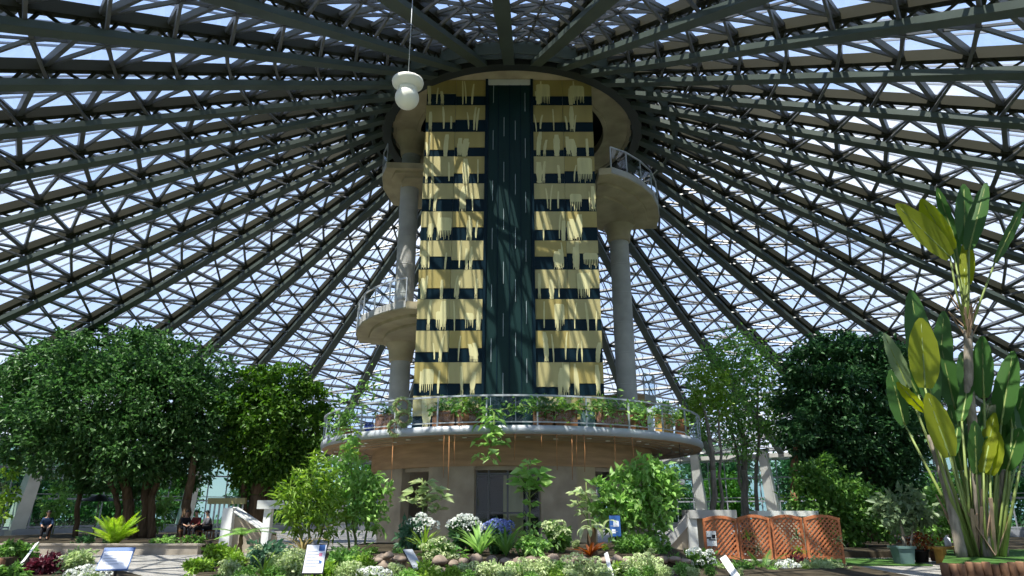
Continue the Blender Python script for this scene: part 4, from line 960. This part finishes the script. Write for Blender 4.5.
mb = MB(); mb.lathe(b, [(.001, 0), (.42, .01), (.52, .62), (.56, .62), (.56, .68), (.50, .68), (.48, .1), (.001, .08)], 24); mb.build('body', 'tub', o); mb = MB(); mb.lathe(b, [(.56, .6), (.585, .64), (.56, .69)], 24); mb.build('rim', 'blue', o)

# ------------------------------------------------------------------ hanging lamp
c = at(407, 98, 14.6); R = .30
lp = thing('pendant_lamp', 'white globe lamp with flared collar hanging from the roof left of the tower', 'lamp', c)
mb = MB(); mb.lathe(c, [(.001, -R)] + [(R * math.sin(t), -R * math.cos(t)) for t in [PI * i / 14 for i in range(1, 12)]] + [(R * .75, .24)], 32); mb.build('globe', 'lamp', lp)
mb = MB(); mb.lathe(c, [(R * .70, .17), (R * .84, .19), (R * .84, .25), (R * .62, .27), (R * .72, .30), (R * 1.08, .33), (R * 1.28, .39), (R * 1.33, .45), (R * 1.28, .50), (R * .9, .53), (R * .3, .56), (.04, .58)], 32); mb.build('collar', 'lamp', lp)
mb = MB(); mb.lathe(c, [(.05, .55), (.05, .70), (.015, .74)], 12); mb.build('cap', 'white', lp)
zr = H0 - SL * (math.hypot(c.x, 33 - c.y) - R0) + .1
MB().tube([c + V((0, 0, .7)), V((c.x, c.y, zr))], .012, 6).build('cable', 'fascia', lp)

# ------------------------------------------------------------------ on the terrace: planters, pots, hanging plants
def on_terrace(px, py=428, inset=.35):         # where a sight line meets the deck just inside the rail
    d = ray(px, py); dx, dy = d.x, d.y; r = RT - inset
    A_ = dx*dx + dy*dy; B_ = -66 * dy; C_ = 33*33 - r*r; t = (-B_ - math.sqrt(max(0, B_*B_ - 4*A_*C_))) / (2*A_)
    return V((dx * t, dy * t, 4.5))
def tplanter(px, wpx, h, m, leafm, label, hh=.55, n=260, lf=.16, inset=.45, trail=0):
    p = on_terrace(px, 428, inset); a = math.atan2(p.y - 33, p.x); w = wpx * p.y / F; t = V((-math.sin(a), math.cos(a), 0)); q = V((math.cos(a), math.sin(a), 0))
    o = thing('planter_box', label, 'planter', p, 'wooden planters along the terrace railing'); mb = MB()
    mb.bar(p - t*w/2 + V((0,0,h/2)), p + t*w/2 + V((0,0,h/2)), .36, h); mb.build('box', m, o)
    mb = MB()
    for i in range(int(w / .18) + 1): s = p - t*w/2 + t * (i * w / max(1, int(w / .18))) + q * .19; mb.bar(s, s + V((0,0,h)), .03, .02, q)
    mb.bar(p - t*w/2 + q*.19 + V((0,0,h)), p + t*w/2 + q*.19 + V((0,0,h)), .05, .06); mb.build('slat', m, o)
    if n:
        bl = [(tuple(p + t * w * f + V((0, 0, h + hh * .4))), np.array([w * .22 + .1, .25, hh * .5])) for f in (-.35, 0, .35)]
        P, A = blob_leaves(bl, n, .3, 8, .3); leaf_mesh('foliage', P, A, lf * nr.uniform(.7, 1.3, len(P)), lf * .55, leafm, o)
    return o
tplanter(445, 22, .55, 'planter', 'l_mid', 'dark slatted planter with bushy greenery at the left front of the terrace railing')
tplanter(470, 24, .58, 'planter', 'l_lime', 'slatted brown planter with yellow-green leaves in front of the gold panels')
tplanter(543, 18, .60, 'planter', 'l_mid', 'small brown planter right of the dark slot on the terrace')
tplanter(565, 22, .58, 'planter', 'l_lime', 'brown slatted planter with trailing leaves below the right gold panels')
tplanter(612, 30, .68, 'terracotta', 'l_mid', 'long reddish planter with bushy leaves by the right column')
tplanter(638, 16, .6, 'planter', 'l_bright', 'brown planter just right of the right column')
tplanter(664, 18, .75, 'bench', 'l_bright', 'light brown planter near the right end of the terrace')
tplanter(682, 14, .7, 'planter', 'l_lime', 'last brown planter at the right end of the terrace', inset=.4)
tplanter(386, 20, .6, 'terracotta', 'l_mid', 'reddish planter below the left column on the terrace', n=120)
tplanter(345, 22, .35, 'planter', 'l_mid', 'low planter with leafy plants at the left end of the terrace', .7, 320)
def tbox(px, w, d, h, m, label, name, cat, lidm):
    p = on_terrace(px, 428, .5); o = thing(name, label, cat, p)
    MB().box((p.x, p.y, p.z + h / 2), (w, d, h)).build('body', m, o); MB().box((p.x, p.y, p.z + h), (w * 1.06, d * 1.06, .05)).build('lid', lidm, o)
tbox(588, .5, .35, .62, 'teal', 'grey-green box on the terrace between two planters', 'storage_box', 'box', 'black')
tbox(646, .55, .3, .9, 'white', 'white box standing on the terrace right of the right column', 'storage_box', 'box', 'white')
p = on_terrace(369, 431, .35); o = thing('blue_pot', 'small glazed deep blue pot at the left of the terrace', 'pot', p)
mb = MB(); mb.lathe(p, [(.001, 0), (.12, .005), (.2, .14), (.19, .28), (.14, .34), (.16, .37)], 20); mb.build('body', 'blue', o); mb = MB(); mb.lathe(p, [(.16, .35), (.18, .37), (.15, .39), (.13, .36)], 20); mb.build('rim', 'blue', o)
for px, py, r_, lab in ((402, 406, .32, 'pale dried wreath high on the terrace rail by the left column'), (404, 418, .26, 'pale dried wreath below the first on the terrace rail'), (396, 428, .30, 'pale spiky wreath lowest on the terrace rail by the left column')):
    d = ray(px, py); p = on_terrace(px, py, -.02); p.z = EYE + d.z * (p.y / d.y)
    o = thing('wreath', lab, 'wreath', p); n = 150; t = nr.random(n) * 2 * PI
    P = np.stack([p.x + r_ * .7 * np.cos(t), np.full(n, p.y) + nr.normal(size=n) * .04, p.z + r_ * .7 * np.sin(t)], 1)
    leaf_mesh('dry_leaves', P, np.stack([np.cos(t + .9), nr.normal(size=n) * .4, np.sin(t + .9)], 1), .2, .05, 'l_pale', o)
    mb = MB(); mb.tube([V((p.x + r_ * .7 * math.cos(i * PI / 8), p.y, p.z + r_ * .7 * math.sin(i * PI / 8))) for i in range(17)], .025, 6); mb.build('hoop', 'dead', o)
# climbing greenery and the plant that spills over the edge
def vine(name, label, pts, m, n, leaf, spread, lw=.5):
    P0 = [at(*p) for p in pts]; o = thing(name, label, 'plant', P0[0]); MB().tube(P0, .02, 6).build('stem', 'stem', o)
    P, A = [], []
    for i in range(n):
        k = rnd.random() * (len(P0) - 1); j = int(k); q = P0[j].lerp(P0[j+1], k - j); a = rnd.random() * 2 * PI
        P.append(tuple(q + V((rnd.gauss(0, 1), rnd.gauss(0, .6), rnd.gauss(0, 1))) * spread)); A.append((math.cos(a), math.sin(a) - .4, rnd.uniform(-1, .1)))
    leaf_mesh('foliage', np.array(P), np.array(A), leaf * nr.uniform(.7, 1.3, n), leaf * lw, m, o)
vine('trailing_plant', 'bright pothos trailing over the middle of the terrace edge', [(494,412,24.1),(494,428,23.95),(492,442,23.9),(487,457,23.9)], 'l_bright', 75, .36, .26)
vine('trailing_plant', 'garland of green leaves along the terrace rail left of the slot', [(455,405,24.5),(475,408,24.4),(500,410,24.3),(520,406,24.3)], 'l_mid', 150, .2, .16)
vine('trailing_plant', 'garland of leaves along the terrace rail right of the slot', [(520,404,24.3),(545,410,24.3),(575,407,24.4),(605,406,24.7)], 'l_mid', 170, .2, .18)
vine('trailing_plant', 'leafy garland along the right end of the terrace rail', [(600,408,24.7),(630,412,25.3),(655,415,26),(685,424,27.5)], 'l_bright', 170, .22, .22)
vine('trailing_plant', 'tall tangle of leaves rising over the left end of the terrace rail', [(330,432,27.5),(345,410,27),(360,395,26.5),(372,385,26.3)], 'l_bamboo', 170, .24, .3)
vine('trailing_plant', 'leafy climber hanging down beside the left end of the terrace', [(350,425,26.2),(352,445,26),(350,462,25.8)], 'l_lime', 80, .24, .2)
# thin orange aerial roots below the edge
for px, y0, y1 in ((393,441,505),(444,440,478),(449,440,492),(455,441,464),(515,440,460),(542,440,448),(557,440,470),(572,440,480),(577,441,466),(584,441,472),(615,444,475),(632,446,468)):
    a = on_terrace(px, y0, .05); d = ray(px, y1); b = V((a.x + rnd.uniform(-.03, .03), a.y, EYE + d.z * a.y / d.y)); a.z = 4.3
    m_ = a.lerp(b, .5) + V((rnd.uniform(-.03, .03), 0, 0))
    tag(MB().tube([a, m_, b], [.016, .013, .008], 5).build('aerial_root', 'cord'), 'thin orange aerial root hanging from the terrace edge', 'root', 'aerial roots under the terrace edge')
# ball lamp under the terrace
c = at(682, 482, 27.6); o = thing('ball_lamp', 'small half-lit ball lamp under the right edge of the terrace', 'lamp', c)
mb = MB(); mb.lathe(c, [(.001, -.12)] + [(.12 * math.sin(PI * i / 8), -.12 * math.cos(PI * i / 8)) for i in range(1, 8)] + [(.001, .12)], 18); mb.build('globe', 'lamp', o); MB().tube([c + V((0, 0, .1)), V((c.x, c.y, 4.2))], .012, 6).build('rod', 'black', o)

# ------------------------------------------------------------------ tables and parasol in the shade, people
Y = 38.5
c = at(100, 497, Y); o = thing('parasol', 'dark parasol in the deep shade under the big left tree', 'parasol', (c.x, Y, .33))
mb = MB(); mb.lathe(c, [(1.0, -.22), (.95, -.2), (.5, .0), (.03, .14)], 8); mb.build('canopy', 'black', o); MB().tube([V((c.x, Y, .33)), c + V((0, 0, .15))], .03, 8).build('pole', 'barkg', o)
def skinbody(name, verts, edges, rad, m, parent, sub=1):
    l = parent_loc(parent)
    me = bpy.data.meshes.new(name); me.from_pydata([(v[0], v[1], v[2]) for v in verts], edges, [])
    me.materials.append(M[m]); o = bpy.data.objects.new(name, me); col.objects.link(o); o.parent = parent
    o.modifiers.new('skin', 'SKIN'); 
    if not me.skin_vertices: me.attributes
    for i, r in enumerate(rad): me.skin_vertices[0].data[i].radius = (r, r)
    me.skin_vertices[0].data[0].use_root = True
    o.modifiers['skin'].use_smooth_shade = True
    sb = o.modifiers.new('sub', 'SUBSURF'); sb.levels = sub; sb.render_levels = sub
    return o
def person(label, loc, rz, shirt, pants, lean=.1, seat=.45, reach=.3):
    """seated figure facing its own -Y; hips at seat height"""
    o = thing('person', label, 'person', loc)
    o.rotation_euler = (0, 0, rz); f = -lean
    v = [(0, 0, seat + .08), (0, f * .4, seat + .26), (0, f * 1.0, seat + .46), (0, f * 1.25, seat + .56), (0, f * 1.4 - .01, seat + .64), (0, f * 1.55 - .015, seat + .74), (0, f * 1.6 - .01, seat + .84)]
    e = [(i, i + 1) for i in range(6)]; r = [.15, .14, .155, .07, .055, .085, .075]
    for s in (-1, 1):
        b = len(v); v += [(s * .17, f * 1.05, seat + .50), (s * .23, f * 1.0 - .08, seat + .26), (s * .17, f - reach, seat + .18), (s * .155, f - reach - .07, seat + .17)]
        e += [(2, b), (b, b+1), (b+1, b+2), (b+2, b+3)]; r += [.06, .048, .034, .036]
        for k in range(4):
            q = len(v); x0 = s * (.155 + (k - 1.5) * .019); L = (.065, .078, .082, .066)[k]
            v += [(x0, f - reach - .10, seat + .165), (x0, f - reach - .10 - L * .6, seat + .155), (x0, f - reach - .10 - L, seat + .13)]
            e += [(b+3, q), (q, q+1), (q+1, q+2)]; r += [.010, .009, .007]
        q = len(v); v += [(s * .118, f - reach - .075, seat + .165), (s * .10, f - reach - .11, seat + .155)]; e += [(b+3, q), (q, q+1)]; r += [.011, .009]
        b = len(v); v += [(s * .09, -.05, seat + .06), (s * .12, -.42, seat + .09), (s * .12, -.44, .10), (s * .12, -.46, .05), (s * .13, -.60, .035)]
        e += [(0, b), (b, b+1), (b+1, b+2), (b+2, b+3), (b+3, b+4)]; r += [.09, .065, .045, .045, .035]
    skinbody('body', v, e, r, 'skin', o)
    hc = V(v[5])
    # face: nose, eyes, mouth, ears
    mb = MB(); mb.add([hc + V((-.012, -.083, .0)), hc + V((.012, -.083, .0)), hc + V((0, -.108, -.005)), hc + V((0, -.082, .035))], [(0, 1, 2), (1, 3, 2), (3, 0, 2)])
    for s in (-1, 1): mb.lathe(hc + V((s * .085, .0, .01)), [(.001, -.03), (.014, -.01), (.016, .02), (.001, .032)], 8)
    mb.v = [tuple(V(p) + V(loc)) for p in mb.v]; mb.build('face', 'skin', o)
    mb = MB()
    for s in (-1, 1): mb.box(hc + V((s * .03, -.082, .03)) + V(loc), (.022, .012, .010))
    mb.box(hc + V((0, -.084, -.035)) + V(loc), (.04, .01, .008)); mb.build('eyes_and_mouth', 'hair', o)
    mb = MB(); vs, fs = [], []; n, m = 14, 7
    for j in range(m + 1):
        t = PI * .62 * j / m
        for i in range(n):
            a = 2*PI*i/n; back = .5 + .5 * math.sin(a); tt = t * (.72 + .38 * back); q = .105
            vs.append(hc + V(loc) + V((q * math.sin(tt) * math.cos(a) * .92, q * math.sin(tt) * math.sin(a) + .012, .045 + q * math.cos(tt))))
    for j in range(m):
        for i in range(n): fs.append((j*n + i, (j+1)*n + i, (j+1)*n + (i+1) % n, j*n + (i+1) % n))
    mb.add(vs, fs, 0, True); mb.build('hair', 'hair', o)
    sv = [v[0], v[1], v[2], (0, f * 1.12, seat + .52)]; se = [(0, 1), (1, 2), (2, 3)]; sr = [.165, .158, .172, .09]
    for s in (-1, 1):
        b = len(sv); sv += [(s * .175, f * 1.05, seat + .50), (s * .235, f - .08, seat + .26), (s * .19, f - reach * .8, seat + .20)]; se += [(2, b), (b, b+1), (b+1, b+2)]; sr += [.078, .066, .052]
    skinbody('shirt', sv, se, sr, shirt, o)
    pv = [(0, 0, seat + .07)]; pe = []; pr = [.17]
    for s in (-1, 1):
        b = len(pv); pv += [(s * .09, -.05, seat + .06), (s * .12, -.42, seat + .09), (s * .12, -.44, .12)]; pe += [(0, b), (b, b+1), (b+1, b+2)]; pr += [.105, .082, .062]
    skinbody('trousers', pv, pe, pr, pants, o)
    for s in (-1, 1):
        MB().box(V(loc) + V((s * .125, -.53, .035)), (.095, .26, .07)).build('shoe', 'black', o)
    return o
def seat_for(loc, rz, label):
    o = thing('stool', label, 'stool', loc); o.rotation_euler = (0, 0, rz); l = V(loc)
    MB().box(l + V((0, .02, .36)), (.42, .40, .05)).build('seat', 'planter', o)
    for sx in (-.17, .17):
        for sy in (-.14, .18): MB().box(l + V((sx, sy, .17)), (.04, .04, .34)).build('leg', 'planter', o)
for px, Y, rz, sh, pa, lab, sl in ((46, 34.5, .5, 'clothblue', 'clothdark', 'person in dark blue seated beside the far left leaning column', 'low stool under the person in dark blue'),
        (183, 36, .9, 'clothdark', 'clothdark', 'person in black seated under the tree, leftmost of the group', 'low stool under the person in black'),
        (197, 35.2, -.2, 'clothred', 'clothdark', 'person in a dark red top in the middle of the seated group', 'low stool under the person in dark red'),
        (209, 36, -.8, 'clothgrey', 'clothdark', 'person in grey with black hair, rightmost of the seated group', 'low stool under the person in grey')):
    p = at(px, 530, Y); loc = V((p.x, Y, .33))
    person(lab, loc, rz, sh, pa, .12); seat_for(loc, rz, sl)

# ------------------------------------------------------------------ sky, sun, camera
w = bpy.data.worlds.new('sky'); bpy.context.scene.world = w; w.use_nodes = True
nt = w.node_tree; L = nt.links.new; bg = nt.nodes['Background']
tc = nt.nodes.new('ShaderNodeTexCoord'); sep = nt.nodes.new('ShaderNodeSeparateXYZ'); rp_ = nt.nodes.new('ShaderNodeValToRGB')
rp_.color_ramp.elements[0].position = 0.0; rp_.color_ramp.elements[0].color = (0.62, 0.76, 0.98, 1)
rp_.color_ramp.elements[1].position = 0.8; rp_.color_ramp.elements[1].color = (0.36, 0.54, 0.95, 1)
nz = nt.nodes.new('ShaderNodeTexNoise'); nz.inputs['Scale'].default_value = 3.2; nz.inputs['Detail'].default_value = 7
mp = nt.nodes.new('ShaderNodeMapping'); mp.inputs['Scale'].default_value = (1, 1, 2.2)
cr = nt.nodes.new('ShaderNodeValToRGB'); cr.color_ramp.elements[0].position = 0.48; cr.color_ramp.elements[1].position = 0.72
cr.color_ramp.elements[0].color = (0, 0, 0, 1); cr.color_ramp.elements[1].color = (1, 1, 1, 1)
mx = nt.nodes.new('ShaderNodeMixRGB'); mx.inputs['Color2'].default_value = (1.0, 1.02, 1.06, 1)
L(tc.outputs['Generated'], sep.inputs[0]); L(sep.outputs['Z'], rp_.inputs['Fac'])
L(tc.outputs['Generated'], mp.inputs['Vector']); L(mp.outputs['Vector'], nz.inputs['Vector']); L(nz.outputs['Fac'], cr.inputs['Fac'])
L(cr.outputs['Color'], mx.inputs['Fac']); L(rp_.outputs['Color'], mx.inputs['Color1']); L(mx.outputs['Color'], bg.inputs['Color'])
bg.inputs['Strength'].default_value = 1.3
sl = bpy.data.lights.new('sun', 'SUN'); sl.energy = 9.0; sl.angle = 0.009; sl.color = (1.0, 0.93, 0.80)
so = bpy.data.objects.new('sun', sl); col.objects.link(so)
sd = V((0.32, 0.40, -1.0))                # the way the sunlight travels
so.rotation_euler = sd.to_track_quat('-Z', 'Y').to_euler(); so.location = (0, 0, 60)
cd = bpy.data.cameras.new('camera'); cd.sensor_width = 36; cd.lens = 36 * F / 1024; cd.clip_end = 500
co = bpy.data.objects.new('camera', cd); col.objects.link(co)
co.location = (0, 0, EYE); co.rotation_euler = (PI/2 + TH, 0, 0)
sc = bpy.context.scene; sc.camera = co
sc.view_settings.view_transform = 'Standard'; sc.view_settings.look = 'None'; sc.view_settings.gamma = 1
sc.view_settings.exposure = 0.2; sc.view_settings.use_curve_mapping = False
sc.cycles.max_bounces = 8; sc.cycles.transparent_max_bounces = 24; sc.cycles.diffuse_bounces = 4
